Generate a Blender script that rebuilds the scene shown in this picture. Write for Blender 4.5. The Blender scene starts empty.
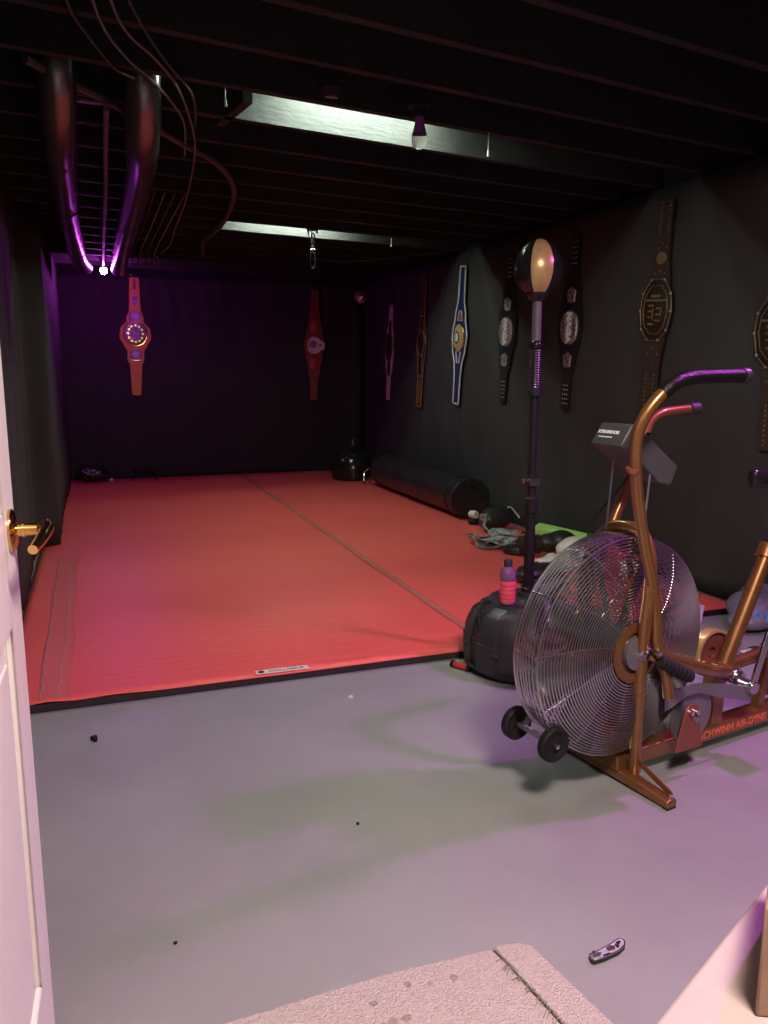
import bpy, bmesh, math, random
from mathutils import Vector, Matrix, Euler
random.seed(7)
C = bpy.context.scene.collection
PI = math.pi
def R(d): return d * PI / 180

# ------------------------------------------------------------------ materials
def mat(name, col, rough=.6, metal=0., noise=None, bump=None, coat=0., emis=None, es=0., trans=0., alpha=1., ior=1.45, spec=.5):
    """noise=(scale, colour2, low, high); bump=(scale, strength, stretch xyz)"""
    m = bpy.data.materials.new(name); m.use_nodes = True
    nt = m.node_tree; b = nt.nodes['Principled BSDF']
    b.inputs['Base Color'].default_value = (*col, 1)
    b.inputs['Roughness'].default_value = rough
    b.inputs['Metallic'].default_value = metal
    b.inputs['Coat Weight'].default_value = coat
    b.inputs['Transmission Weight'].default_value = trans
    b.inputs['IOR'].default_value = ior
    b.inputs['Alpha'].default_value = alpha
    b.inputs['Specular IOR Level'].default_value = spec
    if emis:
        b.inputs['Emission Color'].default_value = (*emis, 1); b.inputs['Emission Strength'].default_value = es
    if noise or bump:
        tc = nt.nodes.new('ShaderNodeTexCoord')
    if noise:
        sc, c2, lo, hi = noise
        n = nt.nodes.new('ShaderNodeTexNoise'); n.inputs['Scale'].default_value = sc; n.inputs['Detail'].default_value = 8
        n.inputs['Roughness'].default_value = .65
        nt.links.new(tc.outputs['Object'], n.inputs['Vector'])
        r = nt.nodes.new('ShaderNodeValToRGB')
        r.color_ramp.elements[0].position = lo; r.color_ramp.elements[0].color = (*col, 1)
        r.color_ramp.elements[1].position = hi; r.color_ramp.elements[1].color = (*c2, 1)
        nt.links.new(n.outputs['Fac'], r.inputs['Fac']); nt.links.new(r.outputs['Color'], b.inputs['Base Color'])
    if bump:
        sc, st, sx = bump
        mp = nt.nodes.new('ShaderNodeMapping'); mp.inputs['Scale'].default_value = sx
        nt.links.new(tc.outputs['Object'], mp.inputs['Vector'])
        n2 = nt.nodes.new('ShaderNodeTexNoise'); n2.inputs['Scale'].default_value = sc; n2.inputs['Detail'].default_value = 5
        nt.links.new(mp.outputs['Vector'], n2.inputs['Vector'])
        bp = nt.nodes.new('ShaderNodeBump'); bp.inputs['Strength'].default_value = st; bp.inputs['Distance'].default_value = .02
        nt.links.new(n2.outputs['Fac'], bp.inputs['Height']); nt.links.new(bp.outputs['Normal'], b.inputs['Normal'])
    return m
M = {}
M['floor'] = mat('grey floor paint', (.235, .235, .23), .42, noise=(1.7, (.285, .285, .275), .35, .7), bump=(9, .12, (1, 1, 1)))
M['joist'] = mat('dark stained joist timber', (.016, .015, .015), .75, noise=(5, (.026, .024, .023), .35, .65), bump=(6, .3, (1, 12, 12)))
M['subfloor'] = mat('black painted subfloor', (.012, .011, .012), .8, noise=(3, (.02, .018, .02), .4, .7))
M['wallblack'] = mat('black painted wall', (.012, .011, .012), .9, noise=(6, (.018, .016, .018), .4, .7))
M['drape'] = mat('black polyester drape', (.026, .0235, .0245), .85, noise=(2.2, (.034, .030, .032), .35, .7), bump=(14, .18, (1, 1, .25)))
M['vinyl'] = mat('red mat vinyl', (.72, .10, .085), .42, noise=(1.3, (.78, .12, .10), .35, .7), bump=(5, .22, (.8, 9, 1)))
M['foam'] = mat('black foam core', (.018, .016, .018), .8, noise=(30, (.03, .028, .03), .4, .7))
M['tape'] = mat('clear packing tape', (.72, .30, .28), .14, alpha=.15, bump=(30, .8, (1, .3, 1)))
M['crease'] = mat('tape crease with painted highlight', (.72, .40, .40), .25, alpha=.6, bump=(60, .5, (1, 1, 1)))  # pale colour stands in for highlights on the crinkled clear tape
M['seam'] = mat('yellowed seam tape', (.70, .25, .19), .3, alpha=.5, bump=(40, .4, (1, .2, 1)))
M['label'] = mat('cream printed label', (.75, .70, .60), .5, noise=(60, (.7, .64, .54), .4, .7))
M['ink'] = mat('black print', (.02, .018, .018), .6, noise=(80, (.03, .03, .03), .4, .7))
M['black'] = mat('black plastic', (.03, .03, .031), .42, noise=(18, (.028, .028, .029), .4, .7), bump=(120, .08, (1, 1, 1)))
M['rubber'] = mat('black rubber', (.011, .010, .011), .6, spec=.22, noise=(40, (.016, .015, .016), .4, .7))
M['leather'] = mat('black leather', (.018, .016, .016), .36, noise=(10, (.028, .025, .025), .4, .7), bump=(22, .25, (1, 1, 1)))
M['gloss'] = mat('glossy black vinyl', (.012, .011, .011), .16, noise=(8, (.018, .017, .017), .4, .7), bump=(6, .06, (1, 1, 1)))
M['gold'] = mat('metallic gold frame paint', (.23, .105, .034), .34, .65, noise=(30, (.28, .13, .042), .35, .7), coat=.5)
M['gold2'] = mat('gold vinyl', (.55, .37, .15), .3, .35, noise=(30, (.62, .43, .19), .4, .7))
M['brass'] = mat('polished brass', (.72, .44, .13), .16, 1., noise=(20, (.76, .48, .16), .4, .7))
M['chrome'] = mat('worn chrome', (.62, .61, .63), .2, 1., noise=(25, (.5, .48, .5), .5, .8))
M['wire'] = mat('chromed guard wire', (.5, .48, .5), .28, 1., noise=(25, (.42, .4, .42), .5, .8))
M['steel'] = mat('brushed steel guard', (.28, .26, .30), .34, .7, noise=(25, (.23, .21, .25), .4, .8))
M['sleeve'] = mat('dark grey foam sleeve', (.10, .09, .10), .5, noise=(20, (.12, .11, .12), .4, .7))
M['darksteel'] = mat('blackened spring steel', (.10, .10, .11), .3, .8, noise=(20, (.13, .13, .14), .4, .7))
M['gripblack'] = mat('wrapped black grip tape', (.006, .006, .006), .3, spec=.35, noise=(20, (.009, .009, .009), .4, .7), bump=(200, .25, (1, 1, 1)))
M['satin'] = mat('satin steel plate', (.55, .53, .55), .45, .5, noise=(60, (.48, .46, .48), .4, .7))
M['dullbrass'] = mat('dull aged brass', (.26, .19, .11), .42, .6, noise=(60, (.34, .25, .15), .4, .7))
M['redtag'] = mat('red enamel bracket', (.24, .065, .050), .42, .3, noise=(20, (.28, .08, .06), .4, .7))
M['redletter'] = mat('red lettering decal', (.62, .12, .05), .45, noise=(60, (.7, .16, .06), .4, .7))
M['blade'] = mat('galvanised fan blade', (.10, .095, .10), .42, .5, noise=(14, (.13, .125, .13), .4, .7))
M['greybox'] = mat('dark grey console shell', (.05, .055, .05), .42, noise=(20, (.06, .064, .06), .4, .7))
M['white'] = mat('white print', (.8, .8, .8), .5, noise=(60, (.75, .75, .75), .4, .7))
M['doorpaint'] = mat('white door paint', (.74, .70, .66), .42, noise=(9, (.78, .74, .70), .4, .7), bump=(40, .05, (1, 1, .2)))
M['ledge'] = mat('pale pinkish ledge paint', (.43, .345, .325), .5, noise=(9, (.46, .37, .35), .4, .7))
M['woodtrim'] = mat('tan wood trim', (.28, .17, .11), .5, noise=(8, (.33, .21, .14), .4, .7), bump=(20, .1, (8, 8, 1)))
M['carpet'] = mat('beige loop carpet', (.80, .71, .62), .95, noise=(140, (.66, .57, .49), .4, .68), bump=(260, .9, (1, 1, 1)))
M['stain'] = mat('worn carpet stain', (.42, .36, .30), .95, noise=(80, (.56, .48, .41), .35, .65), bump=(240, .9, (1, 1, 1)))
M['fray'] = mat('frayed grey jute', (.22, .20, .15), .9, noise=(60, (.32, .29, .22), .4, .7))
M['duct'] = mat('dull sheet metal duct', (.17, .15, .15), .27, .85, noise=(7, (.22, .19, .19), .35, .7))
M['pipe'] = mat('grey water pipe', (.20, .18, .18), .4, .6, noise=(20, (.26, .24, .24), .4, .7))
M['cable'] = mat('old cable sheath', (.07, .055, .048), .55, noise=(20, (.10, .08, .07), .4, .7))
M['cablew'] = mat('pale cable sheath', (.19, .16, .145), .5, noise=(20, (.22, .19, .17), .4, .7))
M['orange'] = mat('tan leather strap', (.62, .34, .07), .5, noise=(24, (.68, .38, .09), .4, .7))
M['redstrap'] = mat('red leather strap', (.24, .045, .036), .5, noise=(20, (.28, .055, .045), .4, .7))
M['pinklitstrap'] = mat('white leather strap with pink light painted in', (.62, .42, .44), .5, noise=(20, (.66, .46, .48), .4, .7))  # white strap; the pink cast of the purple light is painted in
M['blue'] = mat('blue leather strap', (.014, .020, .105), .45, noise=(20, (.018, .026, .13), .4, .7))
M['piping'] = mat('white strap piping', (.62, .62, .64), .5, noise=(60, (.56, .56, .58), .4, .7))
M['darkstrap'] = mat('dark brown leather strap', (.035, .022, .016), .5, noise=(20, (.05, .032, .024), .4, .7))
M['brownedge'] = mat('brown strap edge', (.22, .10, .045), .5, noise=(40, (.28, .13, .06), .4, .7))
M['silver'] = mat('silver medal plate', (.58, .55, .54), .34, .8, noise=(70, (.20, .18, .18), .45, .7), bump=(90, .5, (1, 1, 1)))
M['plategold'] = mat('gold medal plate', (.80, .58, .27), .36, .45, noise=(90, (.62, .42, .16), .45, .7), bump=(90, .5, (1, 1, 1)))
M['darkplate'] = mat('blackened medal plate', (.03, .024, .018), .45, .5, noise=(90, (.06, .048, .03), .45, .7), bump=(90, .4, (1, 1, 1)))
M['pinkplate'] = mat('pale enamel plate', (.95, .74, .80), .3, .0, noise=(50, (.85, .62, .68), .45, .7))
M['purplelitplate'] = mat('silver plate with purple light painted in', (.34, .30, .42), .3, .7, noise=(60, (.16, .12, .2), .45, .65), bump=(80, .5, (1, 1, 1)))  # silver plates, with the purple light on them put into the colour
M['bulbcollar'] = mat('bulb collar with purple light painted in', (.40, .06, .50), .35, noise=(30, (.46, .09, .56), .4, .7))  # purple glow on the bulb neck is painted into its colour
M['bulbwhite'] = mat('white bulb glass', (.95, .92, .86), .22, trans=.85, ior=1.08, noise=(30, (.82, .76, .66), .4, .7))
M['bulbneck'] = mat('white bulb collar', (.72, .70, .72), .35, noise=(30, (.68, .66, .68), .4, .7))
M['bulbpurple'] = mat('lit purple bulb', (.8, .3, .9), .4, emis=(.74, .08, 1.0), es=520)
M['bulbgreen'] = mat('lit white bulb', (.9, 1, .92), .4, emis=(.80, 1.0, .83), es=180)
M['green'] = mat('lime foam', (.36, .62, .14), .7, noise=(50, (.42, .68, .18), .4, .7), bump=(150, .2, (1, 1, 1)))
M['strapblack'] = mat('matt black belt leather', (.010, .009, .009), .62, spec=.25, noise=(20, (.02, .018, .018), .4, .7))
M['camo'] = mat('grey camouflage cloth', (.07, .075, .07), .85, noise=(22, (.34, .34, .32), .42, .58))
M['whitelea'] = mat('white leather', (.72, .67, .62), .45, noise=(14, (.66, .60, .55), .4, .7))
M['redlea'] = mat('red leather', (.50, .035, .04), .4, noise=(14, (.58, .05, .05), .4, .7))
M['drink'] = mat('pink bottle label', (.78, .07, .13), .3, noise=(30, (.84, .12, .18), .4, .7), coat=.4)
M['bottle'] = mat('tinted bottle plastic', (.16, .07, .16), .12, noise=(14, (.22, .10, .2), .4, .7), coat=.5)
M['paper'] = mat('white paper', (.72, .72, .72), .7, noise=(40, (.66, .66, .66), .4, .7))
M['bagplast'] = mat('grey plastic bag film', (.16, .16, .18), .2, noise=(9, (.22, .22, .24), .4, .7), bump=(14, .8, (1, 1, 1)))
M['blueink'] = mat('blue print', (.10, .32, .75), .4, noise=(60, (.14, .38, .8), .4, .7))
M['facet'] = mat('mirror facet glass with painted glints', (.85, .55, .66), .14, .75, noise=(60, (.8, .55, .2), .4, .7))  # pink base and yellow noise are painted glints on mirror glass

# ------------------------------------------------------------------ mesh building
class MB:
    def __init__(s): s.v = []; s.f = []; s.mi = []
    def add(s, vs, fs, T=None, mi=0):
        o = len(s.v)
        s.v += [tuple(T @ Vector(p)) if T is not None else tuple(p) for p in vs]
        s.f += [[o + i for i in f] for f in fs]; s.mi += [mi] * len(fs); return s
    def box(s, c, d, rot=None, mi=0):
        x, y, z = [k / 2 for k in d]
        vs = [(-x, -y, -z), (x, -y, -z), (x, y, -z), (-x, y, -z), (-x, -y, z), (x, -y, z), (x, y, z), (-x, y, z)]
        fs = [(0, 3, 2, 1), (4, 5, 6, 7), (0, 1, 5, 4), (1, 2, 6, 5), (2, 3, 7, 6), (3, 0, 4, 7)]
        T = Matrix.Translation(c)
        if rot is not None: T = T @ (rot.to_4x4() if not isinstance(rot, Matrix) or len(rot) == 3 else rot)
        return s.add(vs, fs, T, mi)
    def beam(s, p, q, w, h, up=(0, 0, 1), mi=0):
        """rectangular bar from p to q"""
        p, q = Vector(p), Vector(q); d = (q - p); L = d.length; d.normalize()
        sd = d.cross(Vector(up)); sd.normalize(); u = sd.cross(d)
        T = Matrix((( *d, 0), (*sd, 0), (*u, 0), (0, 0, 0, 1))).transposed(); T.translation = (p + q) / 2
        return s.box((0, 0, 0), (L, w, h), None, mi) if False else s.add(*MB.boxvf(L, w, h), T, mi)
    @staticmethod
    def boxvf(a, b, c):
        x, y, z = a / 2, b / 2, c / 2
        return ([(-x, -y, -z), (x, -y, -z), (x, y, -z), (-x, y, -z), (-x, -y, z), (x, -y, z), (x, y, z), (-x, y, z)],
                [(0, 3, 2, 1), (4, 5, 6, 7), (0, 1, 5, 4), (1, 2, 6, 5), (2, 3, 7, 6), (3, 0, 4, 7)])
    def tube(s, pts, r, n=12, closed=False, cap=True, mi=0, sub=0):
        P = [Vector(p) for p in pts]
        rr = r if isinstance(r, (list, tuple)) else [r] * len(P)
        if sub:
            Q = []; QR = []; m = len(P); segs = m if closed else m - 1
            for i in range(segs):
                g = lambda k: P[k % m] if closed else P[min(max(k, 0), m - 1)]
                a, b, c, d = g(i - 1), g(i), g(i + 1), g(i + 2)
                for j in range(sub):
                    t = j / sub
                    Q.append(.5 * (2 * b + (c - a) * t + (2 * a - 5 * b + 4 * c - d) * t * t + (3 * b - a - 3 * c + d) * t ** 3))
                    QR.append(rr[i] * (1 - t) + rr[(i + 1) % m] * t)
            if not closed: Q.append(P[-1]); QR.append(rr[-1])
            P, rr = Q, QR
        m = len(P); nrm = None; vs = []
        for i in range(m):
            a = P[(i - 1) % m] if closed or i > 0 else P[0]
            b = P[(i + 1) % m] if closed or i < m - 1 else P[-1]
            t = (b - a).normalized()
            if nrm is None:
                nrm = t.orthogonal().normalized()
                if closed and abs(t.z) < .9: nrm = (Vector((0, 0, 1)) - t * t.z).normalized()
            else:
                nrm = (nrm - t * nrm.dot(t)).normalized()
            bn = t.cross(nrm)
            for k in range(n):
                an = 2 * PI * k / n
                vs.append(P[i] + rr[i] * (math.cos(an) * nrm + math.sin(an) * bn))
        fs = []
        for i in range(m if closed else m - 1):
            for k in range(n):
                fs.append((i * n + k, i * n + (k + 1) % n, ((i + 1) % m) * n + (k + 1) % n, ((i + 1) % m) * n + k))
        if cap and not closed:
            fs.append(tuple(reversed(range(n)))); fs.append(tuple((m - 1) * n + k for k in range(n)))
        return s.add(vs, fs, None, mi)
    def cyl(s, p, q, r, r2=None, n=20, mi=0): return s.tube([p, q], [r, r if r2 is None else r2], n, mi=mi)
    def lathe(s, prof, T=None, n=40, mi=0, fr=None):
        """prof = [(r, z)...] about local z; fr(angle, r, z) -> r"""
        vs = []; m = len(prof)
        for (r, z) in prof:
            for k in range(n):
                a = 2 * PI * k / n; q = fr(a, r, z) if fr else r
                vs.append((q * math.cos(a), q * math.sin(a), z))
        fs = [(i * n + k, i * n + (k + 1) % n, (i + 1) * n + (k + 1) % n, (i + 1) * n + k) for i in range(m - 1) for k in range(n)]
        if prof[0][0] > 1e-5: fs.append(tuple(reversed(range(n))))
        if prof[-1][0] > 1e-5: fs.append(tuple((m - 1) * n + k for k in range(n)))
        return s.add(vs, fs, T, mi)
    def ell(s, c, rad, rot=None, n=20, mi=0):
        prof = [(max(math.sin(PI * i / 12), 1e-6), -math.cos(PI * i / 12)) for i in range(13)]
        T = Matrix.Translation(c) @ (rot.to_matrix().to_4x4() if rot else Matrix()) @ Matrix.Diagonal((*rad, 1))
        return s.lathe(prof, T, n, mi)
    def prism(s, out, d, T=None, mi=0):
        """outline in local xz, extruded from y=0 to y=-d"""
        n = len(out)
        vs = [(x, 0, z) for x, z in out] + [(x, -d, z) for x, z in out]
        fs = [tuple(reversed(range(n))), tuple(range(n, 2 * n))] + [(i, (i + 1) % n, n + (i + 1) % n, n + i) for i in range(n)]
        return s.add(vs, fs, T, mi)
    def build(s, name, m, parent=None, sharp=35, bevel=0., mods=None, flat=False):
        me = bpy.data.meshes.new(name); me.from_pydata(s.v, [], s.f); me.update()
        bm = bmesh.new(); bm.from_mesh(me)
        bmesh.ops.remove_doubles(bm, verts=bm.verts, dist=1e-6)
        bmesh.ops.recalc_face_normals(bm, faces=bm.faces); bm.to_mesh(me); bm.free()
        for k in (m if isinstance(m, (list, tuple)) else [m]): me.materials.append(k)
        if isinstance(m, (list, tuple)) and len(me.polygons) == len(s.mi):
            for p, i in zip(me.polygons, s.mi): p.material_index = i
        if not flat:
            me.shade_smooth(); me.set_sharp_from_angle(angle=R(sharp))
        o = bpy.data.objects.new(name, me); C.objects.link(o)
        if parent: o.parent = parent
        if bevel:
            b = o.modifiers.new('Bevel', 'BEVEL'); b.width = bevel; b.segments = 2; b.limit_method = 'ANGLE'; b.angle_limit = R(40)
        return o
def tag(o, label=None, cat=None, group=None, kind=None):
    if label: o['label'] = label
    if cat: o['category'] = cat
    if group: o['group'] = group
    if kind: o['kind'] = kind
    return o
def thing(name, label, cat, loc=(0, 0, 0), rz=0., group=None, rot=None):
    o = bpy.data.objects.new(name, None); C.objects.link(o); o.empty_display_size = .05
    o.location = loc; o.rotation_euler = rot if rot else (0, 0, rz)
    return tag(o, label, cat, group)
def struct(name, mb, m, label=None, **k):
    o = mb.build(name, m, **k); return tag(o, label, None, None, 'structure')
def text(name, s, size, m, parent, M4, depth=.0006, bold=.0, sx=1., align='CENTER'):
    cu = bpy.data.curves.new(name, 'FONT'); cu.body = s; cu.size = size; cu.extrude = depth; cu.offset = bold
    cu.align_x = align; cu.align_y = 'CENTER'
    t = bpy.data.objects.new(name + '_tmp', cu); C.objects.link(t)
    dg = bpy.context.evaluated_depsgraph_get(); dg.update()
    me = bpy.data.meshes.new_from_object(t.evaluated_get(dg)); me.name = name
    bpy.data.objects.remove(t)
    me.transform(M4 @ Matrix.Diagonal((sx, 1, 1, 1))); me.materials.clear(); me.materials.append(m)
    o = bpy.data.objects.new(name, me); C.objects.link(o)
    if parent: o.parent = parent
    return o
def frame(o, x, y):
    """4x4 from origin, x axis and y axis (z = normal)"""
    x = Vector(x).normalized(); y = Vector(y); z = x.cross(y).normalized(); y = z.cross(x)
    T = Matrix(((*x, 0), (*y, 0), (*z, 0), (0, 0, 0, 1))).transposed(); T.translation = o; return T
def blob(mb, name, m, parent, vox=.012, sm=8):
    o = mb.build(name, m, parent)
    r = o.modifiers.new('Remesh', 'REMESH'); r.mode = 'VOXEL'; r.voxel_size = vox; r.use_smooth_shade = True
    s = o.modifiers.new('Smooth', 'SMOOTH'); s.iterations = sm; s.factor = .5
    return o

# ------------------------------------------------------------------ room shell
XL, XR, YB, ZC = -.52, 3.24, 9.66, 2.30
YF = -1.6
struct('floor', MB().box(((XL + 4.4) / 2 - .3, (YF + YB) / 2, -.05), (6.2, YB - YF + .6, .10)), M['floor'])
struct('ceiling', MB().box(((XL + 4.4) / 2 - .3, (YF + YB) / 2, 2.565), (6.2, YB - YF + .6, .05)), M['subfloor'])
struct('wall_left', MB().box((XL - .05, (2.2 + YB) / 2, 1.27), (.10, YB - 2.2 + .1, 2.54)), M['wallblack'])
struct('wall_back', MB().box(((XL + XR) / 2, YB + .05, 1.27), (XR - XL + .2, .10, 2.54)), M['wallblack'])
struct('wall_right', MB().box((XR + .05, (YB + 1.0) / 2, 1.27), (.10, YB - 1.0, 2.54)), M['wallblack'])

# joists, each a timber of its own
JA = R(10)
jd = Vector((math.cos(JA), math.sin(JA), 0))
ys = [3.84 - .384 * k for k in range(1, 7)][::-1] + [3.84 + .384 * k for k in range(0, 15)]
first = None
for y15 in ys:                                    # y15 = the far joists' y at x = 1.5
    P = Vector((1.5, y15, 0))
    def clipx(x): return (x - 1.5) / jd.x
    t0, t1 = clipx(XL + .02), clipx(XR - .02)
    # keep the ends inside the back wall
    tb = (YB - .03 - P.y) / jd.y
    t1 = min(t1, tb)
    if t1 - t0 < .3: continue
    a = P + jd * t0; b = P + jd * t1
    o = MB().beam((a.x, a.y, 2.42), (b.x, b.y, 2.42), .040, .236).build('ceiling_joist', M['joist'])
    tag(o, kind='structure')
    o.name = 'ceiling_joist'

# ------------------------------------------------------------------ drapes
def drape(name, label, fpos, nu, nv, m):
    """fpos(u, v) -> front point; a thin folded cloth"""
    mb = MB(); vs = [fpos(i / nu, j / nv) for i in range(nu + 1) for j in range(nv + 1)]
    fs = [(i * (nv + 1) + j, (i + 1) * (nv + 1) + j, (i + 1) * (nv + 1) + j + 1, i * (nv + 1) + j + 1) for i in range(nu) for j in range(nv)]
    mb.add(vs, fs); o = mb.build(name, m, sharp=180)
    s = o.modifiers.new('Solid', 'SOLIDIFY'); s.thickness = .004; s.offset = 0
    return tag(o, label, 'curtain')
def back_f(u, v):
    x = -.36 + u * 3.50; z = .012 + v * 2.27
    # gathered folds radiating from the top near the lit corner
    k = max(0, 1 - abs(x - .9) / 1.1)
    d = .010 * math.sin(x * 9 + 1.2 * math.sin(z * 2.1)) + .010 * k * v * v * math.sin((x - .2) * 30 / (1.25 - .35 * v) + 2)
    k2 = max(0, 1 - abs(x - .12) / .5); d += .010 * k2 * v * math.sin((x + z * .35) * 34)
    return (x, 9.60 + d - .006, z)
drape('black_drape', 'black cloth drape covering the far wall behind the tan and red belts', back_f, 220, 40, M['drape'])
def right_f(u, v):
    y = 1.30 + u * 8.22; z = .012 + v * 2.27
    d = .008 * math.sin(y * 5 + .6 * math.sin(z * 3)) + .005 * math.sin(y * 13.7 + z)
    return (3.185 + d, y, z)
drape('black_drape', 'long black cloth drape covering the right wall behind seven hanging belts', right_f, 240, 24, M['drape'])
def left_f(u, v):
    y = 2.25 + u * 7.25; z = .042 + v * 2.24
    y2 = y + .05 * math.sin(z * 2)
    if y2 < 5.84: f = -.402 + .012 * math.sin(y2 * 3.1)
    elif y2 < 5.96: t = (y2 - 5.84) / .12; f = -.402 - .01 + .137 * t * t * (3 - 2 * t)
    else: f = -.275 - .012 * (1 - math.cos((y2 - 5.96) * 2.2)) * .6
    return (f + .004 * math.sin(y * 16), y, z)
drape('black_drape', 'pleated black cloth drape along the left wall beyond the open white door', left_f, 360, 12, M['drape'])

# ------------------------------------------------------------------ mats
def make_mat(x0, x1, y0, y1, label, bumpy):
    t = thing('floor_mat', label, 'mat', (x0, y0, 0))
    w, l = x1 - x0, y1 - y0
    MB().box((w / 2, l / 2, .016), (w, l, .030)).build('foam_core', M['foam'], t, bevel=.004)
    nx, ny = 60, 120; mb = MB(); vs = []
    def h(i, j):
        x, y = i / nx, j / ny
        e = .0335 + .0016 * math.sin(y * 40 + 2 * math.sin(x * 5)) * math.sin(x * 4 + 1)
        if bumpy and j == 0: e += .010 * math.exp(-((x * w - .16) / .07) ** 2) + .006 * math.exp(-((x * w - .40) / .1) ** 2)
        return e
    for i in range(nx + 1):
        for j in range(ny + 1): vs.append((w * i / nx, l * j / ny - (.004 if j == 0 else 0), h(i, j)))
    fs = [(i * (ny + 1) + j, (i + 1) * (ny + 1) + j, (i + 1) * (ny + 1) + j + 1, i * (ny + 1) + j + 1) for i in range(nx) for j in range(ny)]
    mb.add(vs, fs); o = mb.build('vinyl_top', M['vinyl'], t, sharp=180)
    s = o.modifiers.new('Solid', 'SOLIDIFY'); s.thickness = .004; s.offset = -1
    return t
m1 = make_mat(-.385, 1.600, 3.02, 9.52, 'large red floor mat left of the seam, with a cream label on its front edge', True)
make_mat(1.612, 3.09, 3.14, 9.52, 'red vinyl floor mat right of the seam, under the heavy bag and gloves', False)
def strip(name, label, cat, pts, w, m, z=.0365, n=50, jit=.0):
    mb = MB(); vs = []
    for i in range(n + 1):
        t = i / n; y = pts[0][1] + (pts[1][1] - pts[0][1]) * t; x = pts[0][0] + (pts[1][0] - pts[0][0]) * t
        for k in range(7):
            u = k / 6 - .5
            vs.append((x + u * w + jit * .4 * math.sin(y * 7 + u * 2), y + jit * .3 * math.sin(u * 9), z + jit * .12 * (1 + math.sin(y * 31 + k * 1.7) * math.sin(y * 9 + k * 2.9)) * (1 if 0 < k < 6 else .2)))
    fs = [(i * 7 + k, i * 7 + k + 1, (i + 1) * 7 + k + 1, (i + 1) * 7 + k) for i in range(n) for k in range(6)]
    mb.add(vs, fs); o = mb.build(name, m, sharp=180)
    s = o.modifiers.new('Solid', 'SOLIDIFY'); s.thickness = .0008; s.offset = 1
    return tag(o, label, cat)
strip('seam_tape', 'worn yellowish tape along the seam between the two red mats', 'tape', ((1.603, 3.15), (1.603, 9.45)), .042, M['seam'], .0368)
strip('clear_tape', 'crinkled clear tape strip along the left edge of the red mat', 'tape', ((-.20, 3.03), (-.21, 5.5)), .12, M['tape'], .0368, 120, .010)
for k, (xa, xb, lb) in enumerate(((-.245, -.262, 'tape crinkle with painted highlight along the left mat edge, outer one'), (-.185, -.170, 'tape crinkle with painted highlight along the left mat edge, inner one'))):
    pts = [(xa + (xb - xa) * i / 39 + random.uniform(-.006, .006), 3.04 + 2.4 * i / 39, .0395) for i in range(40)]
    tag(MB().tube(pts, [.0015 + .0022 * random.random() for _ in pts], 5).build('tape_crease', M['crease']), lb, 'tape')
lab = thing('mat_label', 'small cream label with dark print stuck on the front edge of the left red mat', 'label', (.660, 3.046, .0392), R(-1))
MB().box((0, 0, 0), (.215, .040, .0010)).build('sticker', M['label'], lab)
text('lettering', 'DOLLAMUR', .024, M['ink'], lab, Matrix.Translation((.018, 0, .0006)), .0003, .0004, 1.15)
MB().lathe([(.014, .0004), (.014, .0012), (.008, .0012), (.008, .0004)], Matrix.Translation((-.086, 0, .0003)), 6).build('emblem', M['ink'], lab)

# ------------------------------------------------------------------ belts
def outline(prof, n=64):
    """prof = [(z, halfwidth)...] top to bottom -> smooth closed outline"""
    zs = [p[0] for p in prof]; pts = []
    z0, z1 = zs[0], zs[-1]
    def w(z):
        for (a, wa), (b, wb) in zip(prof, prof[1:]):
            if a >= z >= b:
                t = (a - z) / (a - b); t = t * t * (3 - 2 * t); return wa + (wb - wa) * t
        return prof[-1][1]
    L = [(w(z0 + (z1 - z0) * i / n), z0 + (z1 - z0) * i / n) for i in range(n + 1)]
    return [(x, z) for x, z in L] + [(-x, z) for x, z in reversed(L)]
def disc(rx, rz, n=36, cz=0., pw=2., cx=0.):
    o = []
    for k in range(n):
        a = 2 * PI * k / n; c, s = math.cos(a), math.sin(a)
        o.append((cx + rx * math.copysign(abs(c) ** (2 / pw), c), cz + rz * math.copysign(abs(s) ** (2 / pw), s)))
    return o
def plate(mb, out, d0, d1, shrink=.93):
    """raised plate with a bevelled rim"""
    cx = sum(p[0] for p in out) / len(out); cz = sum(p[1] for p in out) / len(out)
    n = len(out); sh = [(cx + (x - cx) * shrink, cz + (z - cz) * shrink) for x, z in out]
    vs = [(x, -d0, z) for x, z in out] + [(x, -(d0 + d1) / 2, z) for x, z in out] + [(x, -d1, z) for x, z in sh]
    fs = [tuple(reversed(range(n)))] + [(r * n + i, r * n + (i + 1) % n, (r + 1) * n + (i + 1) % n, (r + 1) * n + i) for r in range(2) for i in range(n)] + [tuple(range(2 * n, 3 * n))]
    mb.add(vs, fs)
def rim(mb, out, d, r):
    mb.tube([(x, -d, z) for x, z in out], r, 6, closed=True)
def belt(label, wall, along, ztop, zbot, tilt, strap, prof, edge=None, er=.004):
    zc = (ztop + zbot) / 2; Lh = (ztop - zbot) / 2
    loc, rz = ((along, 9.572, zc), 0) if wall == 'back' else ((3.162, along, zc), -PI / 2)
    t = thing('championship_belt', label, 'belt', loc, 0, 'championship belts hung on the walls', (0, tilt, rz))
    pr = [(Lh * a, w) for a, w in prof]; out = outline(pr)
    MB().prism(out, .006).build('strap', strap, t)
    MB().cyl((0, .022, Lh - .03), (0, -.008, Lh - .03), .0035, n=8).cyl((0, -.006, Lh - .03), (0, -.010, Lh - .03), .008, n=10).build('nail', M['rubber'], t)
    if edge:
        mb = MB(); rim(mb, out, .006, er); mb.build('edge_piping', edge, t)
    return t, Lh
def add_plate(t, name, out, m, d1=.016, rm=None, r=.004):
    mb = MB(); plate(mb, out, .006, d1)
    o = mb.build(name, m, t)
    if rm:
        q = MB(); rim(q, out, d1 - .004, r); q.build('rim', rm, o)
    return o
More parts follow.
